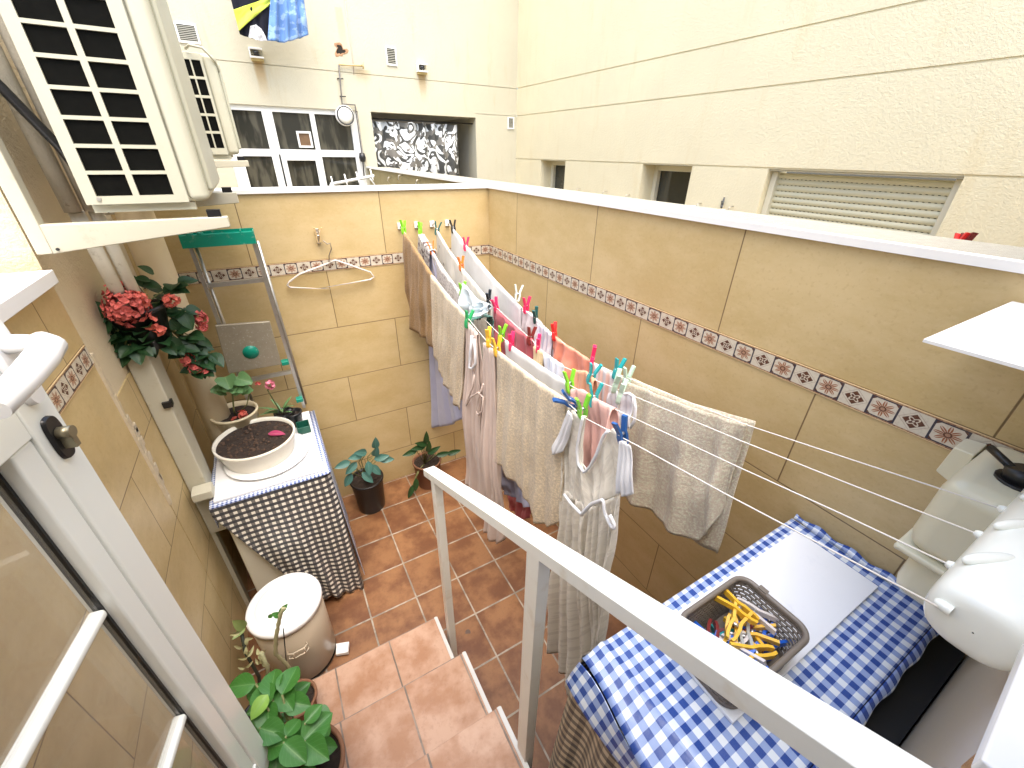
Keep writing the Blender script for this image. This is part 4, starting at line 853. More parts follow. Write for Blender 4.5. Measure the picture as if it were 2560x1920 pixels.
# pipes between unit and wall
ins = plain('insulated_pipe', (.40, .36, .28), .8, .25, 14, bump=.4, dirt=(.12, .1, .07, .6))
insw = plain('insulated_pipe_white', (.64, .61, .52), .6, .1, 14, dirt=(.25, .2, .12, .5))
def pipe(label, pts, r, m, grp='pipes behind the big air conditioner', name='pipe'):
    return tag(mesh(name, MB().tube(pts, r, 12), m), label, 'pipe', grp)
pipe('grey insulated pipe on the left behind the big air conditioner', [(-.475, 1.72, 3.2), (-.475, 1.75, 2.4), (-.472, 1.78, 2.03)], .021, ins)
pipe('grey insulated pipe on the right behind the big air conditioner', [(-.43, 1.74, 3.2), (-.43, 1.77, 2.4), (-.432, 1.80, 2.03)], .021, ins)
pipe('white lagged pipe going down under the bracket to the flowers', [(-.472, 1.80, 2.03), (-.478, 1.86, 1.8), (-.485, 1.92, 1.63)], .020, insw)
pipe('second white lagged pipe beside the downpipe under the bracket', [(-.432, 1.82, 2.03), (-.44, 1.88, 1.8), (-.448, 1.94, 1.63)], .018, insw)
pipe('black cable crossing behind the big air conditioner', [(-.53, 1.66, 2.45), (-.47, 1.68, 2.32), (-.42, 1.70, 2.2), (-.40, 1.72, 2.12)], .012, black_plastic, None, 'cable')
pipe('brown hose curving under the bracket towards the downpipe', [(-.44, 1.9, 1.93), (-.38, 1.86, 1.965), (-.28, 1.8, 1.985), (-.2, 1.75, 1.99)], .007, plain('brown_hose', (.14, .09, .04), .5), None, 'hose')
tag(mesh('downpipe', MB().tube([(-.43, 2.30, 2.9), (-.43, 2.30, .0)], .062, 24), plain('downpipe_pvc', (.66, .55, .36), .4, .06, 5, dirt=(.4, .3, .15, .3))), 'fat cream downpipe in the left corner behind the flowers', 'downpipe')
# vertical white trunking box
t = thing('cable_trunking', 'tall cream metal trunking standing against the left wall beside the washer', 'trunking', (-.5, 1.9, .8))
mesh('cover', MB().box((L+.002, 1.875, .60), (-.478, 2.01, 1.535)), cream_paint, t, bevel=.006)
mesh('lower_channel', MB().box((L+.002, 1.885, 0), (-.53, 1.93, .598)), cream_paint, t)
mesh('bracket_arm', MB().box((-.53, 1.80, .86), (-.455, 1.87, .90)), cream_paint, t, bevel=.004)
mesh('black_clip', MB().box((-.4775, 1.868, 1.30), (-.47, 1.895, 1.325)).box((-.50, 1.862, 1.30), (-.47, 1.8745, 1.325)), black_plastic, t)
# ================================================================ LEAVES / PLANTS
def leaf(mb, p, d, n, L_, W_, curl=.25, fold=.12, shape='oval', nu=4, nv=7, wav=0):
    d = Vector(d).normalized(); n = Vector(n); n = (n-d*n.dot(d)).normalized() if (n-d*n.dot(d)).length > 1e-4 else d.orthogonal().normalized(); s = d.cross(n)
    P, U = [], []
    for i in range(nv+1):
        v = i/nv
        wd = (math.sin(PI*v**.8)**.8 if shape == 'oval' else math.sin(PI*min(1, v*.93+.04)**.55)**.55) * W_ * .5 + .0004
        row, ru = [], []
        for j in range(nu+1):
            u = j/nu*2-1
            q = Vector(p)+d*(L_*v)+s*(u*wd)+n*(abs(u)*wd*fold*3-curl*L_*v*v+wav*math.sin(v*14+u*3)*abs(u))
            row.append(tuple(q)); ru.append((j/nu, v))
        P.append(row); U.append(ru)
    mb.grid(P, U)
soil = plain('potting_soil', (.035, .022, .015), .95, .5, 60, bump=1.0)
g_dark = leafmat('dark_leaf', (.012, .045, .015), (.03, .09, .025), (.06, .12, .04)); g_mid = leafmat('green_leaf', (.03, .13, .02), (.07, .24, .04), (.16, .34, .10))
g_lite = leafmat('light_leaf', (.20, .42, .06), (.30, .50, .10)); g_teal = leafmat('teal_leaf', (.05, .15, .13), (.09, .23, .19), (.2, .36, .3)); g_ger = leafmat('geranium_leaf', (.08, .19, .06), (.18, .34, .13), (.3, .42, .2))
stem_m = plain('stem', (.20, .22, .08), .6, .2, 20); flower_m = plain('red_petals', (.62, .13, .11), .7, .55, 60); coral_m = plain('coral_petals', (.85, .17, .12), .7, .45, 60); pinkf = plain('pink_petals', (.85, .25, .33), .6, .3, 60)
def pot(t, c, r0, r1, h, m, sx=1, sy=1, lip=.008, name='pot', soil_d=.02):
    mesh(name, MB().lathe([(0, 0), (r0, 0), (r0+.002, .004), (r1, h-.012), (r1+lip, h-.010), (r1+lip, h), (r1-.004, h), (r1-.006, h-soil_d-.01)], c, 40, sx, sy), m, t)
    mb = MB(); rg = random.Random(5); P = []
    for i in range(9):
        P.append([(c[0]+sx*(r1-.005)*i/8*math.cos(a), c[1]+sy*(r1-.005)*i/8*math.sin(a), c[2]+h-soil_d+(rg.uniform(-.006, .006) if 0 < i < 8 else 0)) for a in [2*PI*k/36 for k in range(36)]])
        P[-1].append(P[-1][0])
    mb.grid(P); mesh('soil', mb, soil, t)
def blossom(mb, c, r, n, rnd, pr=.016, dirn=None):
    for i in range(n):
        d = Vector((rnd.gauss(0, 1), rnd.gauss(0, 1), rnd.gauss(.2, 1))).normalized(); p = Vector(c)+d*r*rnd.uniform(.55, 1)
        for k in range(4):
            a = 2*PI*k/4+rnd.uniform(0, .6); o = d.orthogonal().normalized(); b = d.cross(o); e = (o*math.cos(a)+b*math.sin(a))
            leaf(mb, p, e+d*.35, d, pr*rnd.uniform(.8, 1.2), pr*1.1, -.2, .1, 'round', 3, 3, .002)
# hanging red begonia (left)
bc = Vector((-.46, 1.93, 1.56))
t = thing('flowering_plant', 'dark leaved plant with big red flower heads in a black pot on the left wall', 'plant', bc)
mesh('pot', MB().lathe([(0, 0), (.06, 0), (.085, .14), (.09, .14), (.09, .155), (.08, .155), (.078, .12), (0, .12)], (bc.x-.005, bc.y, bc.z-.02), 28), black_plastic, t)
rg = random.Random(11); mb = MB(); ms = MB()
def pl(a, b, Y): p = onY(g4(a, b), Y); return Vector([float(x) for x in p])
cl_ = [(180, 700, 1.9), (300, 800, 1.92), (400, 560, 1.95), (350, 500, 2.0), (430, 640, 1.95), (520, 700, 1.95), (560, 500, 2.02), (600, 650, 1.97), (640, 800, 1.98), (480, 830, 1.92), (260, 880, 1.88), (660, 860, 2.0), (720, 940, 2.0), (330, 860, 1.88), (560, 780, 1.96), (700, 1000, 2.0), (560, 860, 1.95), (220, 780, 1.88), (400, 750, 1.9), (480, 600, 1.98), (760, 900, 2.0), (240, 820, 1.9), (290, 900, 1.88), (620, 900, 1.98), (380, 850, 1.9)]
for (a, b, Y) in cl_:
    c = pl(a, b, Y)
    ms.tube([bc+Vector((0, 0, .12)), bc*.45+c*.55+Vector((0, 0, .06)), c], .0025, 5)
    for q in range(5):
        d = Vector((rg.uniform(-1, 1), rg.uniform(-1, .6), rg.uniform(-.8, .5))); leaf(mb, c+d*.01, d, (rg.uniform(-.4, .4), -.7, 1), rg.uniform(.05, .08), rg.uniform(.04, .055), .25)
for (a, b, a2_, b2_) in ((440, 440, 345, 388), (560, 520, 640, 500), (560, 530, 650, 545), (400, 520, 310, 470), (420, 480, 320, 460)):
    p, q = pl(a, b, 2.0), pl(a2_, b2_, 1.98); leaf(mb, p, q-p, (0, -.6, 1), (q-p).length, .035, .1)
mesh('foliage', mb, g_dark, t); mesh('stems', ms, stem_m, t)
for (a, b, Y, r, n) in ((280, 640, 1.86, .062, 120), (255, 560, 1.93, .05, 60), (350, 600, 1.88, .03, 30)):
    mf = MB(); blossom(mf, pl(a, b, Y), r, n*2, rg, .0125); mesh('flower_head', mf, flower_m if a != 350 else coral_m, t)
for (a, b, Y, r, n) in ((410, 725, 1.86, .022, 12), (465, 765, 1.86, .018, 9), (540, 595, 1.92, .026, 14), (710, 700, 1.98, .025, 20), (720, 750, 1.98, .018, 10), (640, 940, 1.96, .028, 22), (690, 1000, 1.97, .022, 14), (750, 1015, 1.97, .022, 14)):
    mf = MB(); blossom(mf, pl(a, b, Y), r, int(n*1.8), rg, .012); mesh('flower', mf, coral_m if a < 600 else flower_m, t)
# ladder
t = thing('stepladder', 'folded aluminium stepladder with a green top tray against the back wall', 'ladder', (-.17, 2.42, .86))
gt = plain('green_tray', (.0, .26, .17), .35, .08, 10, dirt=(.5, .5, .42, .45)); LY = 2.36
l0, l1 = onY(g4(585, 205), LY), onY(g4(1030, 190), LY); zt = float(l0[2])
x0, x1 = float(l0[0]), float(l1[0])
mb = MB().box((x0, LY-.03, zt-.055), (x1, LY-.026, zt-.003)).box((x0, LY+.05, zt-.055), (x1, LY+.054, zt+.004)).box((x0, LY-.026, zt-.055), (x0+.005, LY+.05, zt)).box((x1-.005, LY-.026, zt-.055), (x1, LY+.05, zt)).box((x0+.005, LY-.026, zt-.014), (x1-.005, LY+.05, zt-.009)).box((x1-.055, LY-.026, zt-.0085), (x1-.05, LY+.05, zt+.004))
mb.lathe([(.014, -.0085), (.016, .001), (.012, .001), (.010, -.0085)], (x0+.035, LY+.015, zt), 16).lathe([(.012, -.0085), (.014, .001), (.010, .001), (.008, -.0085)], (x0+.075, LY+.015, zt), 16)
mesh('top_tray', mb, gt, t)
ra, rb_ = [(x0+.025, LY, zt-.055), (x0+.038, 2.40, .86)], [(x1-.012, LY, zt-.055), (x1+.01, 2.40, .86)]
for a, b in (ra, rb_):
    mb = MB(); mb.hexa([(b[0]-.008, b[1], b[2]), (b[0]+.008, b[1], b[2]), (b[0]+.008, b[1]+.02, b[2]), (b[0]-.008, b[1]+.02, b[2]), (a[0]-.008, a[1], a[2]), (a[0]+.008, a[1], a[2]), (a[0]+.008, a[1]+.02, a[2]), (a[0]-.008, a[1]+.02, a[2])])
    mb.tube([(a[0]+.016, a[1]+.045, a[2]), (b[0]+.012, b[1]+.045, b[2])], .008, 8)
    mesh('rail', mb, alu, t)
pc = [onY(g4(*q), 2.34) for q in ((800, 745), (1125, 720), (1195, 975), (880, 1030))]
P4 = [tuple(map(float, p)) for p in pc]
mb = MB().hexa([P4[3], P4[2], (P4[2][0], P4[2][1]+.02, P4[2][2]), (P4[3][0], P4[3][1]+.02, P4[3][2]), P4[0], P4[1], (P4[1][0], P4[1][1]+.02, P4[1][2]), (P4[0][0], P4[0][1]+.02, P4[0][2])])
mesh('platform', mb, plain('platform_plate', (.36, .32, .24), .45, .15, 30, metal=.4, dirt=(.7, .68, .6, .7)), t, bevel=.004)
dc = onY(g4(1012, 903), 2.337); M = Matrix.Translation((float(dc[0]), 2.3385, float(dc[2]))) @ Matrix.Rotation(PI/2, 4, 'X')
mesh('round_sticker', MB().lathe([(0, .001), (.036, .001), (.036, -.001)], seg=28, M=M), gt, t)
for q in (g4(1215, 960), g4(1300, 1180)):
    p = onY(q, 2.38); mesh('green_fitting', MB().box((p[0]-.018, 2.36, p[2]-.012), (p[0]+.018, 2.40, p[2]+.01)), gt, t, bevel=.003)
for z in (1.62, 1.1): mesh('rung', MB().box((x0+.034, 2.385, z), (x1-.006, 2.405, z+.02)), alu, t)
# ================================================================ WASHER WITH GINGHAM COVER
t = thing('washing_machine', 'white washing machine under a gingham cover by the left wall', 'washing machine', (-.23, 2.1, 0))
mesh('body', MB().box((-.452, 1.775, .03), (-.012, 2.36, .838)), plain('washer_enamel', (.66, .62, .50), .3, .04, 3), t, bevel=.01)
mesh('plinth', MB().box((-.44, 1.80, .0), (-.03, 2.34, .029)), black_plastic, t)
gin_b = gingham('blue_gingham', .0125, (.012, .06, .36), (.36, .44, .70), (.78, .80, .86))
gin_k = gingham('painted_shade_front_gingham', .0155, (.008, .010, .018), (.15, .14, .12), (.86, .82, .72), mid2=(.04, .038, .036))  # same blue cloth on the front drop, its shade painted into the colours
gin_small = gingham('small_blue_check', .0085, (.015, .05, .22), (.35, .42, .62), (.78, .80, .84))
t = thing('washer_cover', 'gingham oilcloth cover draped over the washing machine', 'cover', (-.23, 2.1, .84))
P, U = [], []
xs = [-.475+.49*i/40 for i in range(41)]
for j in range(3):
    y = 1.755+.62*j/2; P.append([(x, y, .8415) for x in xs]); U.append([(x, y) for x in xs])
mesh('top_sheet', MB().grid(P, U), gin_small, t, solid=.002)
# front drop
bl = [onY(g9(*q), 1.70) for q in ((240, 960), (410, 1190), (560, 1290), (740, 1338), (850, 1325), (935, 1225))]
P, U = [], []
B = [onY(g9(80, 745), 1.74), onY(g9(240, 960), 1.72), onY(g9(415, 1195), 1.70)]
nu, nv = 70, 40
for i in range(nv):
    v = i/(nv-1); row, ru = [], []
    zb_ = .84-.80*v
    xl = -.478+ .30*max(0, v-.05)*.95; xr = .014+.02*v
    for j in range(nu):
        u = j/(nu-1); x = xl+(xr-xl)*u; rp = .014*math.sin(u*9+1.5*math.sin(v*2))*v+.010*math.sin(u*23+v)*v**1.5
        edge = max(0, (u-.90)/.10)
        row.append((x, 1.752-.05*v*(1-.3*edge)+rp+.02*edge**2, zb_+.03*v*math.sin(u*5+.5)-.01*v)); ru.append((x+.0*v, .84-.80*v))
    P.append(row); U.append(ru)
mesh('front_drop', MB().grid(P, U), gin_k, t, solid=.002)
P, U = [], []
for i in range(nv):
    v = i/(nv-1); row, ru = [], []
    for j in range(40):
        u = j/39; y = 1.757+.61*u; rp = .010*math.sin(u*17+v)*v+.012*v
        row.append((.0155+.02*v+rp*.8, y-.03*v*(1-u), .84-.76*v)); ru.append((y, .84-.76*v))
    P.append(row); U.append(ru)
mesh('side_drop', MB().grid(P, U), gin_small, t, solid=.002)
mesh('hem_trim', MB().tube([(-.476, 1.755, .843), (-.46, 1.752, .843), (.0, 1.750, .843), (.014, 1.756, .843), (.016, 2.37, .843)], .005, 8), gin_small, t)
mesh('left_drop', MB().grid([[(-.477, 1.757+.3*u, .842-.12*v*(1-.5*u)) for u in (0, .2, .4, .6, .8, 1)] for v in (0, .3, .6, 1)]), gin_small, t, solid=.002)
marble = plain('washed_white_board', (.80, .80, .80), .22, .04, 3)
tag(mesh('marble_board', MB().box((-.46, 1.775, .8435), (-.01, 2.36, .858)), marble, bevel=.004), 'glossy white board lying on the gingham covered washer', 'board')
# pots on the washer
pw = plain('pot_white_plastic', (.72, .68, .58), .35, .06, 6, dirt=(.4, .33, .22, .3))
t = thing('plant_pot', 'wide white pot full of soil with a pink leaf, on a saucer on the washer', 'pot', (-.265, 2.02, .86))
mesh('saucer', MB().lathe([(0, 0), (.15, 0), (.185, .012), (.19, .018), (.18, .018), (.15, .008), (0, .008)], (-.235, 2.0, .859), 44), white_paint, t)
pot(t, (-.265, 2.03, .868), .148, .172, .105, pw, lip=.006, soil_d=.018)
mb = MB(); leaf(mb, (-.21, 2.04, .965), (.8, -.45, .05), (.2, -.3, 1), .085, .035, .1); mesh('pink_leaf', mb, leafmat('pink_leaf', (.55, .03, .16), (.30, .05, .10), (.65, .45, .35)), t)
mb = MB()
for i in range(260):
    a, r = rg.uniform(0, 6.28), .155*math.sqrt(rg.random()); s_ = rg.uniform(.002, .009)
    mb.lathe([(0, -s_*.5), (s_, 0), (s_*.6, s_*.6), (0, s_*.7)], (-.265+r*math.cos(a), 2.03+r*math.sin(a), .955), 6)
o_ = mesh('soil_clods', mb, plain('clod', (.07, .04, .025), .95, .8, 30), t); o_['kind'] = 'stuff'
t = thing('plant_pot', 'smaller cream pot with a round leaved geranium behind the wide pot', 'pot', (-.35, 2.28, .86))
pot(t, (-.345, 2.27, .859), .07, .103, .15, plain('cream_pot', (.72, .62, .42), .4, .08, 6), lip=.006, soil_d=.025)
mb = MB(); cs = pl(900, 1110, 2.2)
for i in range(13):
    a = 2*PI*i/13; d = Vector((math.cos(a)*1.0, math.sin(a)*.55-.3, .25+.25*math.sin(a*2)))
    leaf(mb, cs+Vector((0, 0, -.0))+d*.008+Vector((0, .01*math.sin(a), .0)), d, (0, -.6, .9), .055, .055, .25, .1, 'round', 4, 5, .003)
for (a, b, r) in ((860, 1050, .075), (930, 1060, .07), (960, 1120, .06), (860, 1130, .06), (1010, 1110, .05)):
    c = pl(a, b, 2.2)
    leaf(mb, c, (rg.uniform(-.6, .8), -.3, rg.uniform(-.3, .5)), (0, -.7, .8), r, r*1.15, .2, .15, 'round', 5, 6, .004)
mesh('leaves', mb, g_ger, t)
mesh('stems', MB().tube([(-.345, 2.27, .98), (-.34, 2.24, 1.03), cs], .004, 6).tube([(-.345, 2.27, .98), (-.28, 2.25, 1.04), pl(1020, 1080, 2.2)], .003, 6), stem_m, t)
mb = MB(); blossom(mb, (-.31, 2.22, 1.0), .022, 12, rg, .016); mb2 = mb; blossom(mb, (-.34, 2.20, .99), .016, 8, rg, .016); mesh('fallen_petals', mb, coral_m, t)
def tinypot(c, label, r=.045):
    t = thing('small_pot', label, 'pot', c, 'small black pots on the washer'); pot(t, c, r*.8, r, .085, black_plastic, lip=.005); return t
t = tinypot((-.13, 2.26, .86), 'small black pot with a pink carnation on the washer')
mb = MB()
for i in range(14):
    a = rg.uniform(0, 6.28); leaf(mb, (-.14+.012*math.cos(a), 2.25, .94+rg.uniform(0, .03)), (math.cos(a)-.25, math.sin(a)*.6-.1, rg.uniform(.4, 1.4)), (0, 0, 1), rg.uniform(.06, .10), .014, .3)
mesh('leaves', mb, g_ger, t)
cp = pl(1128, 1095, 2.2); mesh('stem', MB().tube([(-.14, 2.25, .94), (cp+Vector((-.02, .01, -.03))), cp], .003, 6), stem_m, t)
mb = MB(); blossom(mb, cp, .02, 14, rg, .014); mesh('carnation', mb, pinkf, t)
bd = pl(1055, 1090, 2.2); mb = MB(); blossom(mb, bd, .006, 6, rg, .010); mesh('flower_bud', mb, flower_m, t)
mesh('black_strap', MB().box((-.24, 2.20, .861), (-.13, 2.225, .868)), black_plastic, t)
tinypot((-.085, 2.235, .86), 'empty small black pot at the edge of the washer', .04)
gl = plain('dark_green_plastic', (.01, .09, .06), .3, .1, 20)
mb = MB().box((-.085, 2.12, .8585), (-.022, 2.195, .862)).box((-.085, 2.12, .862), (-.081, 2.195, .90)).box((-.026, 2.12, .862), (-.022, 2.195, .90)).box((-.081, 2.12, .862), (-.026, 2.124, .90)).box((-.081, 2.191, .862), (-.026, 2.195, .90))
tag(mesh('green_tray', mb, gl, bevel=.0015), 'small dark green tray below the little black pots on the washer', 'tray')
# ================================================================ PEDAL BIN
bx, by = -.30, 1.475
t = thing('pedal_bin', 'round beige pedal bin with a white lid at the foot of the steps', 'bin', (bx, by, 0))
mesh('body', MB().lathe([(0, .02), (.135, .02), (.142, .03), (.147, .40), (.143, .405)], (bx, by, 0), 48), bin_m, t)
mesh('base_ring', MB().lathe([(0, 0), (.138, 0), (.142, .012), (.138, .022), (0, .022)], (bx, by, 0), 40), black_plastic, t)
mesh('lid', MB().lathe([(.148, .405), (.153, .408), (.154, .425), (.151, .433), (.143, .437), (.120, .437), (.118, .4355), (.116, .438), (.09, .441), (.075, .4405), (.073, .439), (.071, .441), (0, .444)], (bx, by, 0), 56), steel_white, t)
hb = []
for (a, r) in ((-1.75, .149), (-1.75, .160), (-1.62, .166), (-1.35, .166), (-1.25, .158), (-1.25, .149)): hb.append((bx+r*math.cos(a), by+r*math.sin(a), .30))
mesh('carry_handle', MB().tube(hb, .003, 6).tube([(p[0], p[1], p[2]-.035) for p in hb], .003, 6).tube([(hb[2][0], hb[2][1], .30), (hb[2][0], hb[2][1], .265)], .003, 6).tube([(hb[3][0], hb[3][1], .30), (hb[3][0], hb[3][1], .265)], .003, 6), bin_m, t)
mesh('pedal', MB().hexa([(bx+.13, by-.085, .012), (bx+.185, by-.105, .010), (bx+.20, by-.055, .010), (bx+.14, by-.03, .012), (bx+.13, by-.085, .030), (bx+.185, by-.105, .034), (bx+.20, by-.055, .034), (bx+.14, by-.03, .030)]), steel_white, t, bevel=.003)
# stem plants by the bin
def pxy(q, Y): p = onY(q, Y); return Vector([float(x) for x in p])
t = thing('cane_plant', 'bare jointed cane with two green leaves and a black stake before the bin', 'plant', (-.31, 1.16, .18))
tp = plain('terracotta_pot', (.22, .10, .05), .8, .15, 12)
pot(t, (-.31, 1.13, .181), .05, .065, .10, tp, lip=.006)
Y = 1.13; st = [pxy(gp(*q), Y) for q in ((790, 790), (765, 740), (710, 690), (665, 650), (668, 600), (672, 500), (690, 400), (710, 300), (740, 240))]
rads = [.006, .006, .007, .006, .009, .008, .007, .005, .004]
mesh('cane', MB().tube(resample(st, 24), [.0045+.0035*abs(math.sin(i*1.3)) for i in range(24)], 8), plain('cane_skin', (.38, .36, .20), .6, .25, 40), t)
mb = MB(); p = pxy(gp(700, 290), Y); leaf(mb, p, pxy(gp(780, 205), Y)-p, (.3, -.7, .6), .04, .018, .1); leaf(mb, pxy(gp(700, 320), Y), pxy(gp(630, 290), Y)-pxy(gp(700, 320), Y), (0, -.5, 1), .028, .02, .3); p = pxy(gp(640, 300), Y); leaf(mb, p, pxy(gp(590, 350), Y)-p, (0, -.7, .5), .022, .014, .2)
mesh('leaves', mb, g_mid, t)
mesh('stake', MB().tube([pxy(gp(735, 430), Y), pxy(gp(765, 760), Y)], .0022, 6), black_plastic, t)
t = thing('cane_plant', 'dry leafed cane plant leaning on the left wall behind the bush', 'plant', (-.47, 1.2, .18))
pot(t, (-.44, 1.14, .181), .05, .066, .10, black_plastic, lip=.006)
mesh('cane', MB().tube([(-.44, 1.14, .27), pxy(gp(520, 850), 1.16), pxy(gp(400, 640), 1.2), pxy(gp(360, 430), 1.24)], .006, 8), plain('dark_cane', (.03, .035, .02), .6), t)
mb = MB(); p = pxy(gp(400, 420), 1.24)
leaf(mb, p, pxy(gp(250, 345), 1.22)-p, (0, -.6, 1), .075, .035, .1); leaf(mb, p, pxy(gp(330, 480), 1.22)-p, (0, -.6, 1), .05, .02, .2)
mesh('leaves', mb, leafmat('yellowing_leaf', (.10, .25, .05), (.35, .38, .15)), t)
mb = MB()
for (a, b) in ((380, 590), (405, 650), (420, 680), (400, 770), (440, 830), (520, 660), (545, 640), (560, 700), (530, 740), (585, 760), (350, 460), (410, 510)):
    p = pxy(gp(a, b), 1.17)
    for q in range(2): leaf(mb, p, (rg.uniform(-1, 1), rg.uniform(-.5, .3), rg.uniform(-.6, .8)), (0, -1, .3), rg.uniform(.02, .035), .012, .5, .2)
mesh('dry_leaves', mb, plain('dry_leaf', (.42, .40, .20), .8, .4, 30), t)
mesh('cane', MB().tube([(-.43, 1.14, .27), pxy(gp(600, 780), 1.14), pxy(gp(540, 640), 1.15)], .007, 8), plain('cane_skin2', (.34, .33, .18), .6, .25, 40), t)
# bush
t = thing('bushy_plant', 'lush potted bush with broad green leaves in front of the door edge', 'plant', (-.27, .76, .36))
pot(t, (-.27, .76, .362), .08, .11, .19, tp, lip=.008)
mb, ml, ms = MB(), MB(), MB()
LV = [(640, 900, .078, 0, 1), (560, 1020, .08, -.3, .8), (370, 930, .075, -1, .3), (790, 880, .078, .4, .9), (740, 1040, .085, 0, -.6), (860, 1090, .07, .5, -.7), (600, 1210, .075, -.2, -1), (640, 1340, .075, .3, -.6),
      (690, 1460, .07, .1, -.3), (820, 1300, .05, .2, .3), (1030, 1300, .085, 1, .45), (1000, 1180, .05, .9, .5), (830, 1520, .075, .2, -.8), (1020, 1500, .08, .3, -1), (900, 1400, .07, .8, -.2), (700, 1600, .08, -.2, -1), (540, 1120, .07, -.7, -.2), (880, 980, .06, .8, .2), (760, 1400, .06, -.2, .3), (500, 1000, .06, -.8, .2)]
base = Vector((-.27, .76, .55))
for i, (a, b, L_, ux, uy) in enumerate(LV):
    Yq = .80-.05*rg.random() - (b-1200)*.00012; c = onZ(gp(a, b), .80+.05*rg.random()-(.10 if i > 13 else 0)); c = Vector([float(v) for v in c])
    d = Vector((ux+.15, uy*.8+.1, rg.uniform(-.15, .2))); st0 = c-d.normalized()*L_*.5
    leaf(mb, st0, d, (rg.uniform(-.25, .15), -.35, 1), L_*1.05, L_*.82, .12, .14, 'oval', 6, 8, .0015)
    ms.tube([base, (base+st0)/2+Vector((0, 0, .03)), st0], .003, 5)
for i in range(46):
    c = Vector((-.28+rg.uniform(-.10, .08), .76+rg.uniform(-.12, .1), rg.uniform(.60, .76))); d = Vector((rg.uniform(-1, 1), rg.uniform(-1, 1), rg.uniform(-.3, .3)))
    leaf(mb, c, d, (rg.uniform(-.3, .3), rg.uniform(-.3, .3), 1), rg.uniform(.05, .08), rg.uniform(.04, .055), .2, .12)
c = Vector([float(v) for v in onZ(gp(600, 1010), .86)]); leaf(ml, c, (-.9, -.75, -.1), (0, -.4, 1), .06, .04, .25)
mesh('foliage', mb, g_mid, t); mesh('young_leaf', ml, g_lite, t); mesh('stems', ms, stem_m, t)
# floor pots at the back wall
t = thing('potted_plant', 'potted plant with bluish green leaves on the floor by the back wall', 'plant', (.23, 2.33, 0))
pot(t, (.225, 2.33, 0), .085, .105, .26, black_plastic, lip=.006)
mb, ms = MB(), MB()
for (a, b, dx_, dz_) in ((1040, 380, .1, 1), (960, 430, -.5, .4), (900, 520, -.9, -.5), (930, 450, -.9, .2), (1000, 520, -.1, -.6), (1070, 460, .8, .2), (1100, 470, .9, -.1), (1040, 530, .4, -.7), (990, 575, .3, -.4), (880, 590, -.7, -.9), (850, 500, -1, .1), (1040, 430, .2, .7)):
    p = pxy(g9(a, b), 2.24); d = Vector((dx_, -.35, dz_)); leaf(mb, p-d.normalized()*.045, d, (0, -.9, .6), .10, .048, .15, .12, 'oval'); ms.tube([(.225, 2.33, .24), (p+Vector((.2, 2.33, .35)))/2, p-d.normalized()*.045], .003, 5)
mesh('leaves', mb, g_teal, t); mesh('stems', ms, stem_m, t)
t = thing('potted_plant', 'darker potted plant half hidden behind the handrail by the back wall', 'plant', (.62, 2.34, 0))
pot(t, (.66, 2.36, 0), .08, .10, .22, tp, lip=.006)
mb, ms = MB(), MB()
for (a, b, dx_, dz_) in ((1355, 400, .1, 1), (1340, 350, .1, 1), (1300, 400, -.9, .3), (1250, 430, -1, .1), (1440, 440, 1, .1), (1500, 430, 1, .2), (1280, 620, -.2, -1), (1250, 660, -.5, -.9), (1380, 420, .5, .4), (1320, 380, -.6, .5)):
    p = pxy(g9(a, b), 2.27); d = Vector((dx_, -.3, dz_)); leaf(mb, p-d.normalized()*.05, d, (0, -.9, .6), .11, .04, .2, .12); ms.tube([(.64, 2.35, .2), (p+Vector((.64, 2.35, .3)))/2, p-d.normalized()*.05], .003, 5)
mesh('leaves', mb, g_teal if False else g_dark, t); mesh('stems', ms, stem_m, t)
tag(mesh('floor_drain', MB().tube([tuple(onZ((700+1257*.3737, 1300+752*.3737), 0.0005)), tuple(onZ((700+1257*.3737, 1300+752*.3737), 0.003))], .014, 20).tube([tuple(onZ((700+1257*.3737, 1300+752*.3737), 0.003)), tuple(onZ((700+1257*.3737, 1300+752*.3737), 0.005))], .006, 12), plain('drain_rubber', (.12, .07, .05), .6)), 'small round rubber plug on the floor tile right of the steps', 'plug')
# ================================================================ CABINET WITH BLUE GINGHAM
CZ = 1.20
t = thing('cabinet', 'tall utility cabinet under blue gingham oilcloth by the right wall', 'cabinet', (.84, .18, 0))
mesh('carcass_and_gap_shade', MB().box((.47, .012, 0), (1.245, .352, CZ-.018)).box((.45, -.076, 0), (1.2735, .0115, 1.135)), plain('cabinet_and_gap_dark', (.012, .012, .012), .7), t)  # second box: added black slab standing in for the shaded gap by the wall
t = thing('oilcloth', 'blue and white gingham oilcloth draped over the cabinet', 'tablecloth', (.84, .18, CZ))
gin_B = gingham('bright_blue_gingham', .016, (.003, .05, .30), (.30, .40, .68), (.80, .85, .90), wob=.003, rough=.2)
gin_K = gingham('painted_shade_gingham', .016, (.012, .010, .008), (.30, .25, .16), (.55, .47, .32), wob=.004, rough=.4, mid2=(.12, .10, .07))  # side drops of the blue cloth, darkened to paint in their shade
P, U = [], []
nx_, ny_ = 60, 30
for j in range(ny_):
    y = -.004+.366*j/(ny_-1); row, ru = [], []
    for i in range(nx_):
        x = .40+.852*i/(nx_-1); bul = max(0, (.50-x)/.10)
        z = CZ+.0015*math.sin(x*21)*math.sin(y*33)-.05*bul**2*.3+.009*bul*math.sin(y*16+2)+.010*math.exp(-((x-.455-.12*(.36-y))/.012)**2)
        row.append((x-.01*bul*math.sin(y*14), y, z)); ru.append((x, y))
    P.append(row); U.append(ru)
mesh('top_sheet', MB().grid(P, U), gin_B, t, solid=.002)
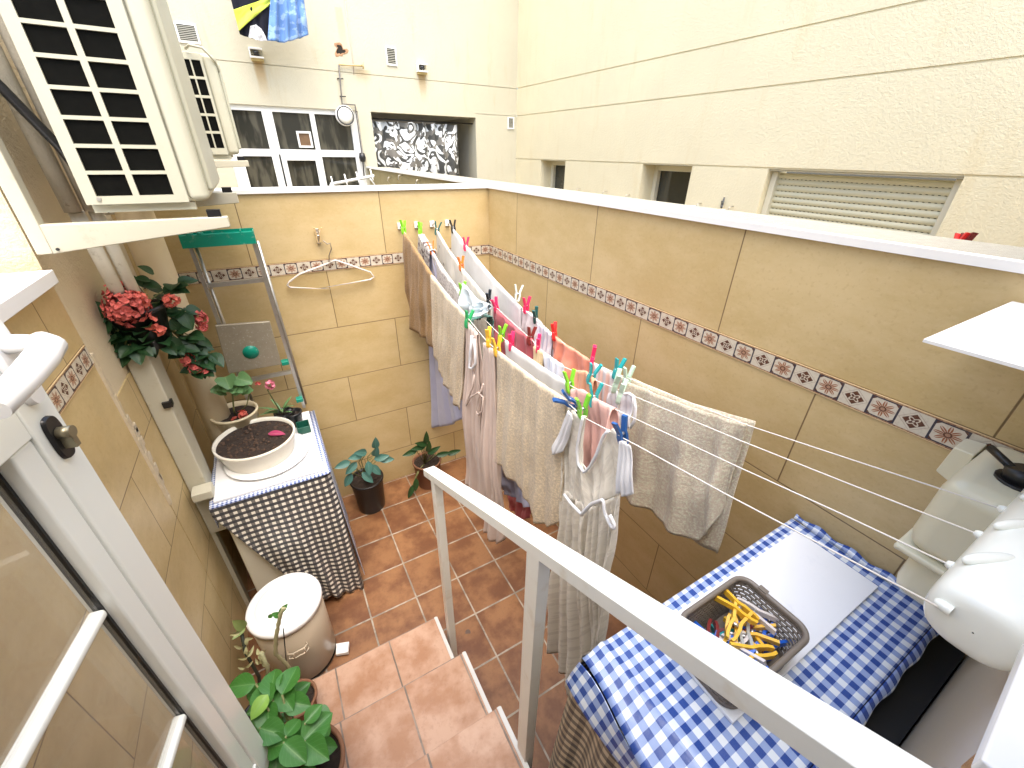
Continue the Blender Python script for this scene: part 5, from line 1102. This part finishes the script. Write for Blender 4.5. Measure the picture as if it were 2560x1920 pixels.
# left drop: bulging upper fold, then the skirt with shade painted into its gingham
P, U = [], []
for i in range(26):
    v = i/25*.34; row, ru = [], []
    for j in range(40):
        u = j/39; y = -.01+.37*u
        row.append((.40-.035*math.sin(v*PI*.75)*(.5+.5*math.sin(u*8+1))-.02*v, y+.01*math.sin(v*3), CZ-.02-.22*v+.02*math.sin(u*9))); ru.append((y, -.22*v))
    P.append(row); U.append(ru)
mesh('rolled_fold', MB().grid(P, U), gin_B, t, solid=.002)
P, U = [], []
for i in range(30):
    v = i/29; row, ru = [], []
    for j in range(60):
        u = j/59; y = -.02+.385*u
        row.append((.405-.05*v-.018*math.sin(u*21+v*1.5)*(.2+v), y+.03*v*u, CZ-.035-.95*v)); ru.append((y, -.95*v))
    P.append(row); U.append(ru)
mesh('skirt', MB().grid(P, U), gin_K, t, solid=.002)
P, U = [], []
for i in range(8):
    v = i/7; row, ru = [], []
    for j in range(60):
        u = j/59; x = .41+.84*u; row.append((x, -.006-.014*math.sin(v*2.4)-.004*math.sin(u*40)*v, CZ-.028*v)); ru.append((x, -.028*v-.004))
    P.append(row); U.append(ru)
mesh('near_hem', MB().grid(P, U), gin_B, t, solid=.002)
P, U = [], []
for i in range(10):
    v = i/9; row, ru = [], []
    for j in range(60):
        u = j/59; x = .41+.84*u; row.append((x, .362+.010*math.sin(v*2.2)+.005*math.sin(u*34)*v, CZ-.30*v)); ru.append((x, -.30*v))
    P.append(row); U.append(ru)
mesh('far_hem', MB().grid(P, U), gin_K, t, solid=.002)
P, U = [], []
for j in range(60):
    u = j/59; y = .0+.36*u; P.append([(1.252-.0+.012*math.sin(y*60)*.3, y, CZ+.001), (1.262, y, CZ+.016+.006*math.sin(y*70)), (1.268, y, CZ+.004)]); U.append([(1.252, y), (1.272, y), (1.29, y)])
mesh('crumpled_edge', MB().grid(P, U), gin_B, t, solid=.002)
tag(mesh('white_board', MB().box((.59, .11, CZ+.003), (1.20, .325, CZ+.013)), [plain('washed_board', (.86, .89, .94), .25, .05, 3, dirt=(.6, .65, .75, .35))], bevel=.002), 'bluish white board lying across the gingham cabinet top', 'board')
# basket
BZ = CZ+.0135; bx0, bx1, by0, by1 = .594, .80, .124, .266; bh = .108; fl = .010
t = thing('peg_basket', 'grey brown woven plastic basket of pegs on the white board', 'basket', ((bx0+bx1)/2, (by0+by1)/2, BZ))
bm_ = plain('basket_plastic', (.20, .17, .14), .4, .06, 20)
def rrect(x0, x1, y0, y1, r, n=6):
    pts = []
    for cx, cy, a0 in ((x1-r, y1-r, 0), (x0+r, y1-r, PI/2), (x0+r, y0+r, PI), (x1-r, y0+r, 1.5*PI)):
        for i in range(n+1):
            a = a0+PI/2*i/n; pts.append((cx+r*math.cos(a), cy+r*math.sin(a)))
    return pts
def ringpts(z):
    f = (z-BZ)/bh*fl; p = rrect(bx0-f, bx1+f, by0-f, by1+f, .03); q = [Vector((x, y, z)) for x, y in p]; q.append(q[0]); return [Vector(v) for v in resample(q, 97)]
nr_ = 9; rings = [ringpts(BZ+.012+(bh-.016)*i/nr_) for i in range(nr_+1)]
mb = MB()
for i in range(nr_+1):
    mb.tube(rings[i], .0032 if i < nr_ else .005, 6, caps=False)
for i in range(nr_):
    for k in range(96):
        if (k+i) % 2 == 0 or (k//1) % 8 == 0 and False: mb.tube([rings[i][k], rings[i+1][k]], .0022, 4, caps=False)
mesh('woven_side', mb, bm_, t)
mb = MB(); pb = ringpts(BZ+.004); n0 = len(mb.v); mb.v += [tuple(p) for p in pb[:-1]]; mb.face(range(n0, n0+96)); mb.tube(pb, .004, 6, caps=False); mb.tube(ringpts(BZ+.010), .004, 6, caps=False)
mesh('bottom', mb, bm_, t)
mesh('rim', MB().tube(ringpts(BZ+bh+.002), .0062, 8, caps=False), bm_, t)
mesh('clasp', MB().box((bx1+fl-.004, .215, BZ+bh), (bx1+fl+.008, .235, BZ+bh+.010)), bm_, t)
cols = ['cobalt']*18+['yellow']*6+['pale']*4+['grey']*3+['teal']*2+['dark red']*2
rg2 = random.Random(21)
for i, c in enumerate(cols):
    x = rg2.uniform(bx0+.03, bx1-.03); y = rg2.uniform(by0+.03, by1-.03)
    if c == 'cobalt': x = rg2.choice([rg2.uniform(bx0+.02, bx0+.07), rg2.uniform(bx1-.05, bx1-.02)])
    if c in ('yellow', 'pale'): x = rg2.gauss((bx0+bx1)/2+.01, .025)
    zz = BZ+.025+.05*(i % 6)/6 + (.022 if c in ('yellow', 'pale') else 0)
    fac = {'cobalt': 'blue peg lying in the woven basket', 'yellow': 'yellow peg lying in the woven basket', 'pale': 'pale pink peg lying in the woven basket', 'grey': 'grey peg lying in the woven basket', 'teal': 'turquoise peg lying in the woven basket', 'dark red': 'brown red peg lying in the woven basket'}[c]
    peg((x, y, zz), c, fac, (PI/2+rg2.uniform(-.45, .45), rg2.uniform(-.6, .6), rg2.uniform(0, 6.28)), 'pegs in the woven basket', .088)
# ================================================================ LAUNDRY HIGH ON THE FAR FACADE
pf = lambda q: onY(q, FY-.28)
o1 = lambda a, b: (500+a*.40687, b*.40687)
garment('black_jersey', 'black and lime banded jersey hanging high on the far facade', 'jersey', 0, [o1(150, -160), o1(300, -160), o1(450, -160)], [o1(245, 210), o1(330, 240), o1(420, 250)], cloth('black_jersey_m', (.012, .013, .022)), .02, 2, 0, plane=pf)
garment('lime_band', '', '', 0, [o1(205, 60), o1(320, 20), o1(440, -20)], [o1(240, 190), o1(330, 110), o1(440, 20)], cloth('lime_band_m', (.62, .72, .10)), .012, 2, 0, plane=lambda q: onY(q, FY-.30))
jb = bpy.data.objects['black_jersey']; lbn = bpy.data.objects['lime_band']; lbn.parent = jb
for key in ('label', 'category'): del lbn[key]
garment('denim_shirt', 'blue denim garment hanging high beside the black jersey', 'shirt', 0, [o1(440, -100), o1(540, -100), o1(630, -100)], [o1(415, 250), o1(520, 262), o1(600, 240), o1(668, 215)], cloth('denim', (.14, .27, .55), 'print', (.28, .42, .68), .5), .03, 4, 0, plane=lambda q: onY(q, FY-.34))
garment('white_sock', 'crumpled white sock hanging under the black jersey', 'sock', 0, [o1(310, 160), o1(345, 150), o1(380, 180)], [o1(300, 225), o1(360, 250), o1(415, 250)], m_white, .02, 3, 0, plane=lambda q: onY(q, FY-.36))
h0, h1 = onY(o1(100, -160), FY-.28), onY(o1(700, -160), FY-.28)
tag(mesh('upper_line', MB().tube([h0, h1], .003, 6), pvc), 'neighbour clothesline high on the far facade', 'clothesline')
